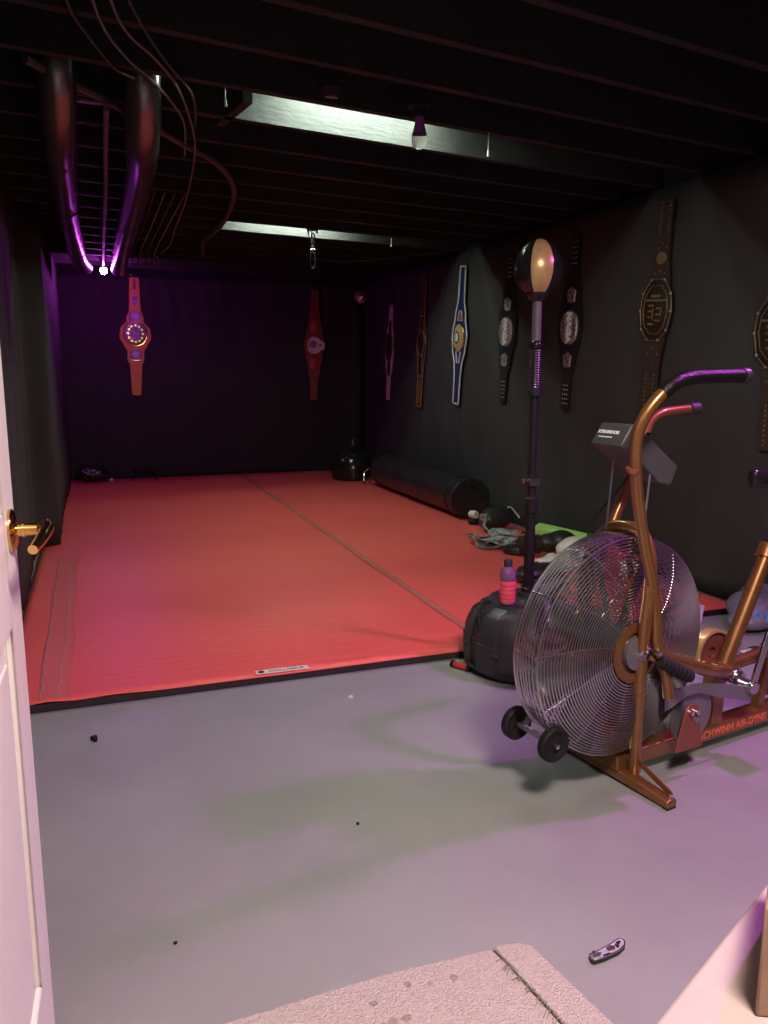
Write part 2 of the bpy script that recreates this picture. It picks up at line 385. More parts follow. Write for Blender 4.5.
def studs(t, pts, m, r=.006):
    me = None
    for (x, z) in pts:
        if me is None:
            o = MB().lathe([(r, 0), (r * .8, r * .6), (1e-6, r * .9)], frame((0, -.006, 0), (1, 0, 0), (0, 0, 1)), 8).build('stud', m, t); me = o.data
        else:
            o = bpy.data.objects.new('stud', me); C.objects.link(o); o.parent = t
        o.location = (x, 0, z)
def marks(o, name, rows, m, d=.0175, w=.010, h=.018):
    for (x, z, ww, hh) in rows: MB().box((x, -d, z), (ww, .003, hh)).build(name, m, o)
STD = [(1, .050), (.72, .050), (.45, .075), (.22, .105), (0, .135), (-.22, .105), (-.45, .075), (-.72, .050), (-1, .045)]
# tan belt
tb, L = belt('tan leather championship belt with round silver plates hung below the glowing purple bulb', 'back', .492, 2.27, .974, .028, M['orange'],
          [(1, .046), (.62, .052), (.42, .058), (.32, .085), (.25, .088), (.12, .155), (-.02, .165), (-.16, .12), (-.24, .085), (-.40, .085), (-.48, .06), (-.75, .052), (-.97, .046), (-1, .035)], M['orange'], .007)
p = add_plate(tb, 'main_plate', disc(.125, .135, cz=.03), M['purplelitplate'], .018, M['brass'], .007)
MB().prism(disc(.055, .075, cz=.03), .006, Matrix.Translation((0, -.016, 0))).build('centre_medal', M['purplelitplate'], p)
marks(p, 'ornament', [(.08 * math.cos(a), .03 + .09 * math.sin(a), .024, .024) for a in [k * PI / 6 for k in range(12)]], M['brass'])
for zz in (.33 * L + .0, -.31 * L): 
    q = add_plate(tb, 'side_plate', disc(.058, .062, cz=zz, pw=3.5), M['purplelitplate'], .013, M['brass'], .004)
    MB().prism(disc(.036, .036, cz=zz), .004, Matrix.Translation((0, -.012, 0))).build('side_medal', M['silver'], q)
add_plate(tb, 'strap_plate', disc(.026, .046, cz=.60 * L, pw=5), M['purplelitplate'], .011)
MB().prism(disc(.016, .05, cz=.86 * L, pw=6), .003, Matrix.Translation((0, -.006, 0))).build('strap_slot', M['brownedge'], tb)
hk = MB().box((0, -.008, L + .012), (.10, .022, .045)).build('hanging_clip', M['rubber'], tb)
MB().cyl((-.045, -.02, L + .015), (-.02, -.02, L + .015), .008).build('clip_pin', M['chrome'], hk)
# red belt
tb, L = belt('red leather belt with pale pink plate, alone on the right of the far wall', 'back', 2.555, 2.20, .894, .025, M['redstrap'], STD, M['darkstrap'], .005)
ro = [(.10 * math.cos(a) + (.03 if abs(math.sin(a)) < .5 and math.cos(a) > 0 else 0), .105 * math.sin(a)) for a in [2 * PI * k / 40 for k in range(40)]]
ro = [(max(x, -.085), z) for x, z in ro]
p = add_plate(tb, 'main_plate', ro, M['pinkplate'], .018, M['redlea'], .005)
MB().prism(disc(.042, .045, cx=-.015, cz=.01), .004, Matrix.Translation((0, -.017, 0))).build('centre_medal', M['purplelitplate'], p)
MB().prism(disc(.016, .017, cx=.072, cz=0), .004, Matrix.Translation((0, -.017, 0))).build('red_dot', M['redlea'], p)
marks(p, 'ornament', [(-.066, .01, .012, .10), (.0, -.062, .014, .008), (-.03, -.07, .03, .006)], M['redlea'])
for zz in (.33, -.33): add_plate(tb, 'side_plate', disc(.045, .07, cz=zz * L, pw=3.5), M['redlea'], .011)
# white belt, pink light painted into its strap
tb, L = belt('white leather belt painted pink-lit with dark oval plate, nearest the far corner on the right wall', 'right', 8.57, 1.978, .916, .11, M['pinklitstrap'],
          [(1, .05), (.6, .06), (.35, .10), (.2, .105), (0, .135), (-.2, .11), (-.35, .10), (-.5, .06), (-1, .05)])
add_plate(tb, 'main_plate', disc(.10, .155, cz=.06), M['darkplate'], .018, M['brownedge'], .005)
for zz in (.50, -.33): add_plate(tb, 'side_plate', disc(.040, .085, cz=zz * L, pw=4), M['darkplate'], .011)
# dark laced belt
tb, L = belt('dark brown belt with barred tail, between the pale belt and the blue belt', 'right', 7.63, 2.174, .875, .10, M['darkstrap'],
          [(1, .05), (.4, .055), (.12, .085), (0, .12), (-.12, .115), (-.3, .085), (-.5, .07), (-1, .06)], M['brownedge'], .005)
add_plate(tb, 'main_plate', disc(.085, .12, cz=0), M['darkplate'], .018, M['brownedge'], .006)
for zz in (.55, .28, -.27, -.42): 
    q = add_plate(tb, 'side_plate', disc(.04, .055, cz=zz * L), M['darkplate'], .012, M['brownedge'], .004)
for k in range(11): MB().box((0, -.008, -.58 * L - k * .022), (.085, .005, .008)).build('tail_bar', M['brownedge'], tb)
studs(tb, [(sx * .03, zz * L) for zz in (.4, .17, -.2, -.52) for sx in (-1, 1)], M['plategold'], .009)
# blue belt
tb, L = belt('blue leather belt with white piping and a round gold plate', 'right', 6.735, 2.155, .939, .10, M['blue'],
          [(1, .052), (.55, .06), (.3, .105), (.0, .15), (-.2, .13), (-.42, .075), (-.6, .062), (-1, .058)], M['piping'], .008)
p = add_plate(tb, 'main_plate', disc(.105, .125, cz=-.01), M['plategold'], .018, M['brass'], .004)
MB().prism(disc(.046, .056, cx=-.03, cz=-.012), .004, Matrix.Translation((0, -.017, 0))).build('dark_ring', M['ink'], p)
MB().prism(disc(.032, .040, cx=-.03, cz=-.012), .006, Matrix.Translation((0, -.017, 0))).build('centre_medal', M['white'], p)
q = MB(); q.prism([(-.02, .36 * L), (.02, .36 * L), (.045, .235 * L), (-.045, .235 * L)], .010); q.build('upper_plate', M['brownedge'], tb)
q = MB(); rim(q, [(-.022, .37 * L), (.022, .37 * L), (.050, .23 * L), (-.050, .23 * L)], .010, .005); q.build('upper_plate_rim', M['piping'], tb)
q = MB(); rim(q, [(-.045, -.22 * L), (.045, -.22 * L), (.022, -.385 * L), (-.022, -.385 * L)], .010, .007); q.build('lower_plate_rim', M['piping'], tb)
# two black belts with silver medallions
for (y, zt, zb_, ti, lb) in ((5.857, 2.135, .98, .077, 'black leather belt with bright silver medallions, left of the punching ball'),
                             (4.934, 2.127, .963, .06, 'black leather belt with silver medallions, just right of the punching ball')):
    tb, L = belt(lb, 'right', y, zt, zb_, ti, M['strapblack'],
              [(1, .05), (.7, .055), (.45, .10), (.1, .145), (-.1, .145), (-.4, .10), (-.6, .06), (-1, .052)])
    p = add_plate(tb, 'main_plate', disc(.105, .115, cz=-.01, pw=2.3), M['silver'], .020)
    text('lettering', 'NAGA', .070, M['white'], p, frame((.005, -.0215, -.01), (0, 0, -1), (1, 0, 0)), .003, .004, 1.05)
    marks(p, 'ornament', [(-.072, -.01 + k * .03 - .06, .014, .02) for k in range(5)] + [(.068, -.01 + k * .03 - .045, .014, .02) for k in range(4)], M['ink'], .019)
    for zz in (.36, -.40):
        q = add_plate(tb, 'side_plate', [(-.052, zz * L + .03), (0, zz * L + .055), (.052, zz * L + .03), (.04, zz * L - .045), (0, zz * L - .055), (-.04, zz * L - .045)], M['silver'], .015)
        marks(q, 'ornament', [(-.015, zz * L + .012, .012, .02), (.016, zz * L - .012, .014, .02)], M['ink'], .0145)
    studs(tb, [(sx * .026, zz * L) for zz in [.72 + .06 * k for k in range(5)] + [-.70 - .055 * k for k in range(5)] for sx in (-1, 0, 1)], M['piping'], .0045)
# two studded belts with octagonal plates
for (y, zt, zb_, ti, lb, gap) in ((4.016, 2.208, .98, .068, 'black studded belt with dark octagonal plate, hung behind the exercise bike handles', 0),
                                  (3.10, 2.02, .840, .0, 'black studded belt with dark octagonal plate, cut off by the right edge of the photo', 0)):
    tb, L = belt(lb, 'right', y, zt, zb_, ti, M['darkstrap'],
              [(1, .058), (.5, .06), (.25, .09), (.0, .11), (-.25, .095), (-.5, .07), (-1, .075)])
    oc = [(-.06, .17), (.06, .17), (.125, .09), (.14, -.01), (.115, -.12), (.05, -.18), (-.05, -.18), (-.115, -.12), (-.14, -.01), (-.125, .09)]
    p = add_plate(tb, 'main_plate', oc, M['darkplate'], .018, M['dullbrass'], .0032)
    q = MB(); rim(q, [(x * .78, z * .78) for x, z in oc], .018, .0022); q.box((0, -.020, .05), (.19, .004, .012)); q.build('inner_border', M['dullbrass'], p)
    marks(p, 'ornament', [(-.035, .02, .05, .010), (-.035, -.012, .05, .010), (-.035, -.045, .05, .010), (-.015, -.03, .010, .07), (.035, .005, .046, .010), (.035, -.03, .046, .010), (.055, -.012, .010, .045), (.028, -.065, .05, .010), (-.03, -.085, .05, .012), (0, .075, .08, .014)], M['brownedge'], .0195)
    for x, z in oc: MB().ell((x * .98, -.016, z * .98), (.008, .008, .008), n=8).build('corner_stud', M['silver'], p)
    add_plate(tb, 'small_plate', disc(.042, .036, cz=.47 * L), M['dullbrass'] if gap == 0 else M['darkplate'], .013)
    studs(tb, [(sx * .036, zz * L) for zz in [.70 + .033 * k for k in range(9)] + [-.62 - .042 * k for k in range(9)] for sx in (-1, 1)] +
              [(0, .60 * L), (-.035, .56 * L), (.035, .56 * L), (0, .35 * L), (-.04, .33 * L), (.04, .33 * L), (-.045, -.42 * L), (.045, -.42 * L), (0, -.36 * L), (0, -.50 * L)], M['dullbrass'], .0062)

# ------------------------------------------------------------------ ceiling services
def cable(label, pts, r, m, cat='cable', name='cable', group=None):
    o = MB().tube(pts, r, 8, sub=8).build(name, m); return tag(o, label, cat, group)
def duct(label, pts, r, bands):
    t = thing('round_duct', label, 'duct', pts[0])
    o0 = Vector(pts[0]); P = [Vector(p) - o0 for p in pts]
    MB().tube(P, r, 24, sub=8).build('duct_pipe', M['duct'], t)
    for f in bands:
        i = int(f); tt = f - i; c = P[i].lerp(P[i + 1], tt); d = (P[i + 1] - P[i]).normalized()
        MB().cyl(c - d * .02, c + d * .02, r * 1.05, n=24).build('duct_collar', M['duct'], t)
    return t
duct('left of two round metal ducts under the joists, bending at the far purple bulb', [(-.056, 3.30, 2.53), (-.056, 3.30, 2.38), (-.058, 3.36, 2.25), (-.066, 3.60, 2.19), (-.075, 4.42, 2.19), (-.078, 5.46, 2.19), (-.059, 6.9, 2.19), (-.04, 7.7, 2.195), (-.01, 8.15, 2.20), (.005, 8.3, 2.20)], .070, [2.5, 3.6, 4.8, 6.3])
duct('right of two round metal ducts under the joists, above the tan belt', [(.245, 3.36, 2.53), (.245, 3.36, 2.38), (.248, 3.42, 2.25), (.258, 3.66, 2.19), (.285, 4.28, 2.19), (.292, 5.3, 2.19), (.289, 6.5, 2.19), (.295, 7.6, 2.195), (.305, 8.35, 2.20)], .070, [2.3, 3.2, 5.4])
cable('thin grey pipe running between the two round ducts', [(.115, 3.5, 2.24), (.124, 4.2, 2.24), (.138, 5.1, 2.24), (.15, 6.5, 2.24), (.17, 8.4, 2.24)], .012, M['pipe'], 'pipe', 'water_pipe')
cl = MB().box((.10, 3.62, 2.292), (.30, .030, .010)).build('strap_hanger', M['pipe']); tag(cl, 'flat metal strap under the joist between the two round ducts', 'bracket')
cable('thick brown cable looping down beside the right duct below the joists', [(-.15, 3.2, 2.285), (.006, 3.40, 2.28), (.095, 3.51, 2.28), (.301, 3.81, 2.28), (.505, 4.12, 2.28), (.65, 4.30, 2.27), (.79, 4.66, 2.26), (.88, 5.17, 2.26), (.94, 6.05, 2.265), (.91, 6.77, 2.26), (.98, 7.4, 2.25), (1.03, 7.8, 2.28)], .016, M['cable'])
wires = [('outermost of its bundle', [(-.005, 2.2, 2.285), (-.005, 2.67, 2.285), (.06, 2.95, 2.285), (.142, 3.19, 2.285), (.21, 3.27, 2.285)], 'cable'),
         ('second of its bundle', [(.02, 2.3, 2.285), (.09, 2.8, 2.285), (.178, 3.08, 2.285), (.265, 3.25, 2.285), (.36, 3.47, 2.28), (.44, 3.75, 2.28), (.50, 4.3, 2.285)], 'cablew'),
         ('third of its bundle', [(.06, 2.3, 2.285), (.15, 2.8, 2.285), (.268, 3.05, 2.285), (.356, 3.27, 2.285), (.43, 3.55, 2.28), (.50, 3.90, 2.262), (.545, 4.34, 2.25), (.61, 5.33, 2.262), (.64, 6.3, 2.26), (.66, 6.93, 2.24), (.63, 7.5, 2.25)], 'cablew'),
         ('innermost of its bundle', [(.08, 2.3, 2.285), (.20, 2.75, 2.285), (.30, 3.05, 2.285), (.42, 3.34, 2.285), (.47, 3.6, 2.285), (.49, 3.8, 2.285)], 'cable')]
for lb, pts, mm in wires: cable('thin wire stapled under the nearest joists at upper left, ' + lb, pts, .0045, M[mm])
for k in range(4):
    cable(['loose coiled wire end beside the right duct, nearest it', 'loose coiled wire end beside the right duct, second from it', 'loose coiled wire end beside the right duct, third from it', 'loose coiled wire end beside the right duct, farthest from it'][k],
          [(.42 + .06 * k, 5.2, 2.29), (.42 + .055 * k, 6.4, 2.27), (.40 + .06 * k, 7.4, 2.25), (.41 + .06 * k, 7.8, 2.20), (.445 + .06 * k, 7.85, 2.18), (.46 + .06 * k, 7.8, 2.22), (.43 + .06 * k, 7.7, 2.26)], .005, M['cablew'] if k % 2 else M['cable'])
cable('thin pale wire sagging under the far joists toward the right wall', [(1.75, 7.34, 2.298), (2.15, 7.35, 2.235), (2.6, 7.2, 2.255), (2.95, 6.9, 2.285), (3.1, 6.81, 2.298)], .004, M['cable'])
# chain hanger with snap hook
t = thing('chain_hanger', 'steel bag hanger with short chain and snap hook hanging under the far lit joist', 'hook', (1.648, 6.17, 2.30))
MB().box((0, 0, -.006), (.09, .05, .012)).cyl((-.035, 0, -.012), (-.035, 0, -.03), .008, n=8).cyl((.035, 0, -.012), (.035, 0, -.03), .008, n=8).build('ceiling_bracket', M['cable'], t)
def link(c, ang, a=.011, b=.022):
    pts = []
    for k in range(16):
        th = 2 * PI * k / 16; pts.append((c[0] + a * math.cos(th) * math.cos(ang), c[1] + a * math.cos(th) * math.sin(ang), c[2] + b * math.sin(th)))
    return pts
MB().tube(link((-.02, 0, -.035), .4, .016, .026), .0045, 6, closed=True).build('chain_link', M['chrome'], t)
for k in range(4): MB().tube(link((.004 * (-1) ** k, 0, -.05 - .028 * k), PI / 2 * (k % 2) + .3, .014, .022), .005, 6, closed=True).build('chain_link', M['chrome'], t)
MB().ell((0, 0, -.155), (.022, .022, .014), n=12).build('swivel', M['chrome'], t)
MB().tube(link((0, 0, -.225), .15, .020, .062), .0055, 8, closed=True).build('snap_hook', M['chrome'], t)
# small faceted ball lamp
t = thing('mirror_ball', 'small round mirrored ball hanging near the far right corner', 'mirror ball', (2.80, 8.5, 2.031))
bm = bmesh.new(); bmesh.ops.create_icosphere(bm, subdivisions=2, radius=.075)
me = bpy.data.meshes.new('ball'); bm.to_mesh(me); bm.free(); me.materials.append(M['facet']); me.shade_flat()
o = bpy.data.objects.new('ball', me); C.objects.link(o); o.parent = t
MB().cyl((0, 0, .07), (0, 0, .268), .006, n=8).cyl((0, 0, .07), (0, 0, .095), .018, n=12).build('hanger_rod', M['rubber'], t)
# bulbs
def bulb(label, loc, mglobe, mneck, s=1., drop=.03):
    t = thing('light_bulb', label, 'light bulb', loc)
    MB().lathe([(.052 * s, 0), (.052 * s, -.012), (.032 * s, -.022), (.026 * s, -.05 * s), (.022 * s, -.05 * s)], None, 24).build('lamp_holder', M['rubber'], t)
    MB().lathe([(.017 * s, -.045 * s), (.018 * s, -.07 * s), (.026 * s, -.10 * s), (.0315 * s, -.118 * s)], None, 24).build('bulb_collar', mneck, t)
    MB().lathe([(.0315 * s, -.118 * s), (.034 * s, -.132 * s), (.032 * s, -.150 * s), (.024 * s, -.166 * s), (.012 * s, -.175 * s), (1e-6, -.1775 * s)], None, 24).build('bulb_globe', mglobe, t)
    return t
bulb('unlit white bulb with purple light painted on its collar hanging in front of the near lit joist', (1.352, 3.31, 2.328), M['bulbwhite'], M['bulbcollar'], 1.)
bulb('glowing purple bulb between the duct ends in the far left corner', (.170, 8.43, 2.324), M['bulbpurple'], M['bulbneck'], .95)
def tube_light(label, c, L, jd_=jd):
    t = thing('tube_light', label, 'tube light', c, JA)
    MB().box((0, 0, .012), (L + .06, .130, .022)).build('fixture_body', M['bulbneck'], t, bevel=.004)
    for s_ in (-1, 1): MB().box((s_ * (L / 2 + .012), 0, -.018), (.022, .12, .045)).build('tube_socket', M['bulbneck'], t, bevel=.003)
    for y in (-.042, .042): MB().cyl((-L / 2, y, -.022), (L / 2, y, -.022), .013, n=16).build('lit_tube', M['bulbgreen'], t)
tube_light('lit tube light tucked between joists in front of the near bright joist', (1.27, 3.585, 2.505), .72)
tube_light('lit tube light tucked between joists in front of the far bright joist', (1.58, 6.345, 2.505), .80)
for (x, y) in ((.66, 3.45), (.97, 6.18)):
    tag(MB().beam((x, y, 2.42), (x - .17 * .36, y + .36, 2.42), .040, .236).build('joist_blocking', M['joist']), kind='structure')
t = thing('lamp_socket', 'round black lamp holder under the joist left of the unlit white bulb', 'lamp holder', (.925, 3.155, 2.30))
MB().lathe([(.055, 0), (.055, -.012), (.040, -.030), (.026, -.038), (.020, -.034)], None, 28).build('holder_body', M['rubber'], t)
MB().box((0, -.002, -.036), (.045, .014, .006)).build('holder_plate', M['silver'], t)
for (lb, p0, ln) in (('white pull cord hanging in front of the near lit joist, right of the unlit bulb', (1.76, 3.48, 2.30), .085), ('short white pull cord hanging by the far lit joist, right of the chain hook', (2.35, 6.34, 2.30), .05), ('short pale pull cord at the left end of the near lit joist', (.545, 3.3, 2.30), .05)):
    t = thing('pull_cord', lb, 'pull cord', p0)
    MB().cyl((0, 0, 0), (0, 0, -ln), .0025, n=6).build('cord', M['white'], t)
    MB().lathe([(.003, -ln + .01), (.007, -ln - .012), (.005, -ln - .018)], None, 10).build('cord_bell', M['white'], t)

# ------------------------------------------------------------------ door, carpet, ledge
dd = Vector((.1063, -.9943 * 1.0, 0))
E_ = Vector((-.1320, 1.42, 0))                     # free edge of the door at its room-side face
# the face runs from the free edge back toward the hinge beside the camera
hd = Vector((-.040, -1., 0)).normalized()
nd = Vector((-hd.y, hd.x, 0)); nd = nd if nd.x > 0 else -nd
door = bpy.data.objects.new('door_1', None); C.objects.link(door); tag(door, 'open white panelled door with brass lever handle', None, None, 'structure')
door.matrix_world = Matrix(((hd.x, nd.x, 0, E_.x), (hd.y, nd.y, 0, E_.y), (0, 0, 1, 0), (0, 0, 0, 1)))
# local: x toward hinge, y out of the face, z up  (mirrored frames are avoided below)
door.matrix_world = Matrix(((hd.x, nd.x, 0, E_.x), (hd.y, nd.y, 0, E_.y), (0, 0, 1, 0), (0, 0, 0, 1)))
flip = (hd.x * nd.y - hd.y * nd.x) < 0
if flip:
    door.matrix_world = Matrix(((-hd.x, nd.x, 0, E_.x), (-hd.y, nd.y, 0, E_.y), (0, 0, 1, 0), (0, 0, 0, 1)))
SX = -1 if flip else 1
mb = MB()
W = .78
def dbox(mb, x0, x1, y0, y1, z0, z1): mb.box((SX * (x0 + x1) / 2, (y0 + y1) / 2, (z0 + z1) / 2), (abs(x1 - x0), abs(y1 - y0), abs(z1 - z0)))
dbox(mb, 0, W, -.040, -.012, .012, 2.03)
for (x0, x1, z0, z1) in ((0, .115, .012, 2.03), (W - .115, W, .012, 2.03), (.115, W - .115, .012, .22), (.115, W - .115, .84, 1.02), (.115, W - .115, 1.92, 2.03)):
    dbox(mb, x0, x1, -.012, 0, z0, z1)
mb.build('leaf', M['doorpaint'], door, bevel=.004)
for (z0, z1) in ((.22, .84), (1.02, 1.92)):
    q = MB(); dbox(q, .155, W - .155, -.012, -.004, z0 + .04, z1 - .04); q.build('panel', M['doorpaint'], door, bevel=.006)
hz = .985
q = MB().lathe([(.034, 0), (.034, .004), (.030, .008), (.018, .011)], frame((SX * .062, 0, hz), (1, 0, 0), (0, 0, -1)) , 32, fr=lambda a, r, z: r)
hp = q.build('handle_rose', M['brass'], door)
q = MB().cyl((SX * .062, .006, hz), (SX * .062, .040, hz), .0105, .0095).cyl((SX * .062, .018, hz), (SX * .062, .022, hz), .012)
q.build('handle_stem', M['brass'], hp)
q = MB().tube([(SX * .050, .050, hz + .004), (SX * .066, .054, hz + .002), (SX * .10, .054, hz - .001), (SX * .14, .048, hz - .008), (SX * .165, .043, hz - .012)], [.010, .0115, .0095, .0085, .0075], 14, sub=5)
q.build('lever', M['brass'], hp)
# carpet with a turned edge
t = thing('carpet', 'beige carpet end with frayed turned-back corner in the doorway', 'carpet', (0, 0, 0))
def slab(mb, poly, z0, z1):
    n = len(poly); vs = [(x, y, z0) for x, y in poly] + [(x, y, z1) for x, y in poly]
    mb.add(vs, [tuple(reversed(range(n))), tuple(range(n, 2 * n))] + [(i, (i + 1) % n, n + (i + 1) % n, n + i) for i in range(n)])
q = MB(); slab(q, [(-.30, 1.352), (.18, 1.357), (.50, 1.372), (.735, 1.362), (.745, 1.318), (.772, 1.10), (.79, .70), (-.30, .70)], .001, .010); q.build('carpet_pile', M['carpet'], t, bevel=.003)
q = MB(); slab(q, [(.742, 1.365), (.80, 1.358), (.822, 1.340), (.862, 1.10), (.90, .86), (.90, .70), (.795, .70), (.777, 1.10), (.752, 1.31)], .001, .013); q.build('edge_flap', M['carpet'], t, bevel=.004)
q = MB()
for k in range(60):
    u = k / 59; y = 1.315 - u * .42; x = .747 + .07 * u; a = random.uniform(-.6, .6); l = random.uniform(.006, .022)
    q.tube([(x, y, .010), (x - l * .6, y + a * l, .014 + random.uniform(0, .006)), (x - l * 1.2, y + a * l * 1.6 - .006, .0125)], .0009, 4)
tag(q.build('frayed_threads', M['fray'], t), 'frayed grey threads', kind='stuff')
q = MB()
for k in range(26):
    cx, cy = random.uniform(.40, .73), random.uniform(1.02, 1.33); r = random.uniform(.004, .012)
    slab(q, [(cx + r * random.uniform(.6, 1.2) * math.cos(a), cy + r * random.uniform(.6, 1.2) * math.sin(a)) for a in [2 * PI * j / 9 for j in range(9)]], .0100, .0108)
tag(q.build('stains', M['stain'], t), 'brown spots', kind='stuff')

# white ledge at the right of the doorway, tan post on it, head board overhead
LZ = .45
A = Vector((.595, .688, 0)); B = Vector((.95, .86, 0)); e = (B - A).normalized(); nn = Vector((e.y, -e.x, 0))
p0 = A - e * .25; p1 = B + e * .9
q = MB(); slab(q, [tuple(p0.xy), tuple((p0 + nn * .34).xy), tuple((p1 + nn * .34).xy), tuple(p1.xy)], 0, LZ)
struct('trim_1', q, M['ledge'], 'pale painted ledge beside the doorway', bevel=.006)

q = MB(); slab(q, [(.72, .655), (.87, .785), (1.01, .72), (.86, .585)], LZ, .60)
struct('trim_2', q, M['woodtrim'], 'tan wood block standing on the pale ledge', bevel=.004)

# ------------------------------------------------------------------ exercise bike
bo = Vector((1.449, 1.909, 0)); BA = math.atan2(.17, .985)
bike = thing('exercise_bike', 'gold fan exercise bike with round wire cage and black transport wheels', 'exercise bike', bo, BA)
G = M['gold']
# local: x = rearward (right in the photo), y = -v (away from the camera), z up
def V(u, v, z): return (u, -v, z)
# base beam and feet
q = MB().beam(V(-.03, 0, .065), V(1.02, 0, .065), .060, .050); bb = q.build('base_beam', G, bike, bevel=.004)
text('lettering', 'SCHWINN AIR-DYNE', .036, M['redletter'], bb, frame(V(.338, .0306, .063), (1, 0, 0), (0, 0, 1)), .0006, .0012, .98, 'LEFT')
for (u, nm) in ((0, 'front_foot'), (1.0, 'rear_foot')):
    q = MB()
    for s_ in (-1, 1):
        q.add([V(u - .024, 0, .010), V(u + .024, 0, .010), V(u + .024, 0, .042), V(u - .024, 0, .042),
               V(u - .020, s_ * .215, .004), V(u + .020, s_ * .215, .004), V(u + .020, s_ * .215, .028), V(u - .020, s_ * .215, .028)],
              [(0, 1, 2, 3), (4, 5, 6, 7), (0, 1, 5, 4), (1, 2, 6, 5), (2, 3, 7, 6), (3, 0, 4, 7)])
    ft = q.build(nm, G, bike, bevel=.006)
    for s_ in (-1, 1):
        MB().beam(V(u, s_ * .195, .003), V(u, s_ * .213, .003), .036, .006).build('rubber_pad', M['rubber'], ft)
        MB().cyl(V(u + .010, s_ * .198, .024), V(u + .010, s_ * .198, .040), .007, n=10).build('bolt', M['chrome'], ft)
        MB().beam(V(u + .022, s_ * .055, .078), V(u + .014, s_ * .195, .036), .018, .004, (1, 0, 0)).build('foot_brace', G, ft)
# inverted U fork straddling the cage
half = [(.018, .054, .040), (-.012, .080, .22), (-.042, .110, .42), (-.050, .124, .54), (-.042, .124, .64), (-.028, .108, .715), (-.014, .072, .768), (-.006, .03, .785)]
fk = [V(*p) for p in half] + [V(u, -v, z) for u, v, z in reversed(half)]
MB().tube(fk, .0180, 14, sub=6).build('fork', G, bike)
# cage
CU, CZ, CR = -.050, .442, .323
def ring(mb, r, v, wr, n=96, sides=5):
    mb.tube([V(CU + r * math.cos(2 * PI * k / n), v, CZ + r * math.sin(2 * PI * k / n)) for k in range(n)], wr, sides, closed=True)
def dome(f):                                        # f 0..1 radius fraction -> v
    return .098 - .050 * f ** 4
for s, nm in ((1, 'wire_guard'), (-1, 'wire_guard')):
    mb = MB(); N = 28 if s > 0 else 18
    for k in range(N):
        r = .098 + (CR - .098) * k / (N - 1)
        ring(mb, r, s * dome(r / CR), .0024 if k < N - 1 else .0045)
    for v in (.018, .006, .032): ring(mb, CR + .005 - abs(v) * .05, s * v, .0022)
    for k in range(12):
        a = 2 * PI * k / 12 + .2; pts = []
        for j in range(9):
            r = .07 + (CR + .002 - .07) * j / 8; pts.append(V(CU + r * math.cos(a + .25 * j / 8), s * (dome(r / CR) - .003), CZ + r * math.sin(a + .25 * j / 8)))
        pts.append(V(CU + (CR + .006) * math.cos(a + .25), 0, CZ + (CR + .006) * math.sin(a + .25)))
        mb.tube(pts, .0020, 5)
    g = mb.build(nm, M['wire'], bike)
    T = frame(V(CU, s * .098, CZ), (1, 0, 0), (0, 0, 1)) if s > 0 else frame(V(CU, s * .098, CZ), (-1, 0, 0), (0, 0, 1))
    MB().lathe([(.090, -.004), (.090, .001), (.072, .004), (.062, .003), (.060, -.004)], T, 40).build('guard_ring', G, g)
    hb = MB().lathe([(.050, -.004), (.050, .010), (.036, .016), (.020, .018), (1e-6, .018)], T, 32).build('hub_cap', M['steel'], g)
    MB().lathe([(.016, .016), (.016, .034), (.009, .036), (1e-6, .036)], T, 6).build('axle_nut', M['chrome'], hb)
fan = MB().cyl(V(CU, -.06, CZ), V(CU, .06, CZ), .048, n=24).build('fan_hub', M['blade'], bike)
for k in range(8):
    a = 2 * PI * k / 8 + .30; T = frame(V(CU, 0, CZ), V(math.cos(a), 0, math.sin(a)), V(-math.sin(a) * .62, .78, math.cos(a) * .62))
    mb = MB(); n = 8; vs = []; 
    for j in range(n + 1):
        r = .045 + .262 * j / n; w = .030 + .032 * j / n
        for i in range(5):
            u = i / 4 - .5; vs.append((r, u * 2 * w, .014 * (1 - 4 * u * u)))
    fs = [(j * 5 + i, j * 5 + i + 1, (j + 1) * 5 + i + 1, (j + 1) * 5 + i) for j in range(n) for i in range(4)]
    mb.add(vs, fs, T); o = mb.build('fan_blade', M['blade'], bike, sharp=180)
    sd = o.modifiers.new('Solid', 'SOLIDIFY'); sd.thickness = .002
# transport wheels
ax = MB().cyl(V(-.312, -.115, .208), V(-.312, .062, .208), .009, n=12).build('wheel_axle', M['steel'], bike)
for s in (-1,):
    pass
for v in (.056, -.105):
    T = frame(V(-.312, v, .208), (1, 0, 0), (0, 0, 1))
    w = MB().lathe([(.012, -.013), (.046, -.013), (.050, -.009), (.050, .009), (.046, .013), (.036, .011), (.030, .007), (.014, .009), (.012, .015), (1e-6, .015)], T, 36).build('transport_wheel', M['rubber'], bike)
    MB().lathe([(.007, .014), (.007, .020), (1e-6, .022)], T, 10).build('axle_bolt', M['chrome'], w)
for v in (.028, -.075): MB().beam(V(-.312, v, .208), V(-.262, v, .26), .006, .022).build('wheel_bracket', M['steel'], bike)
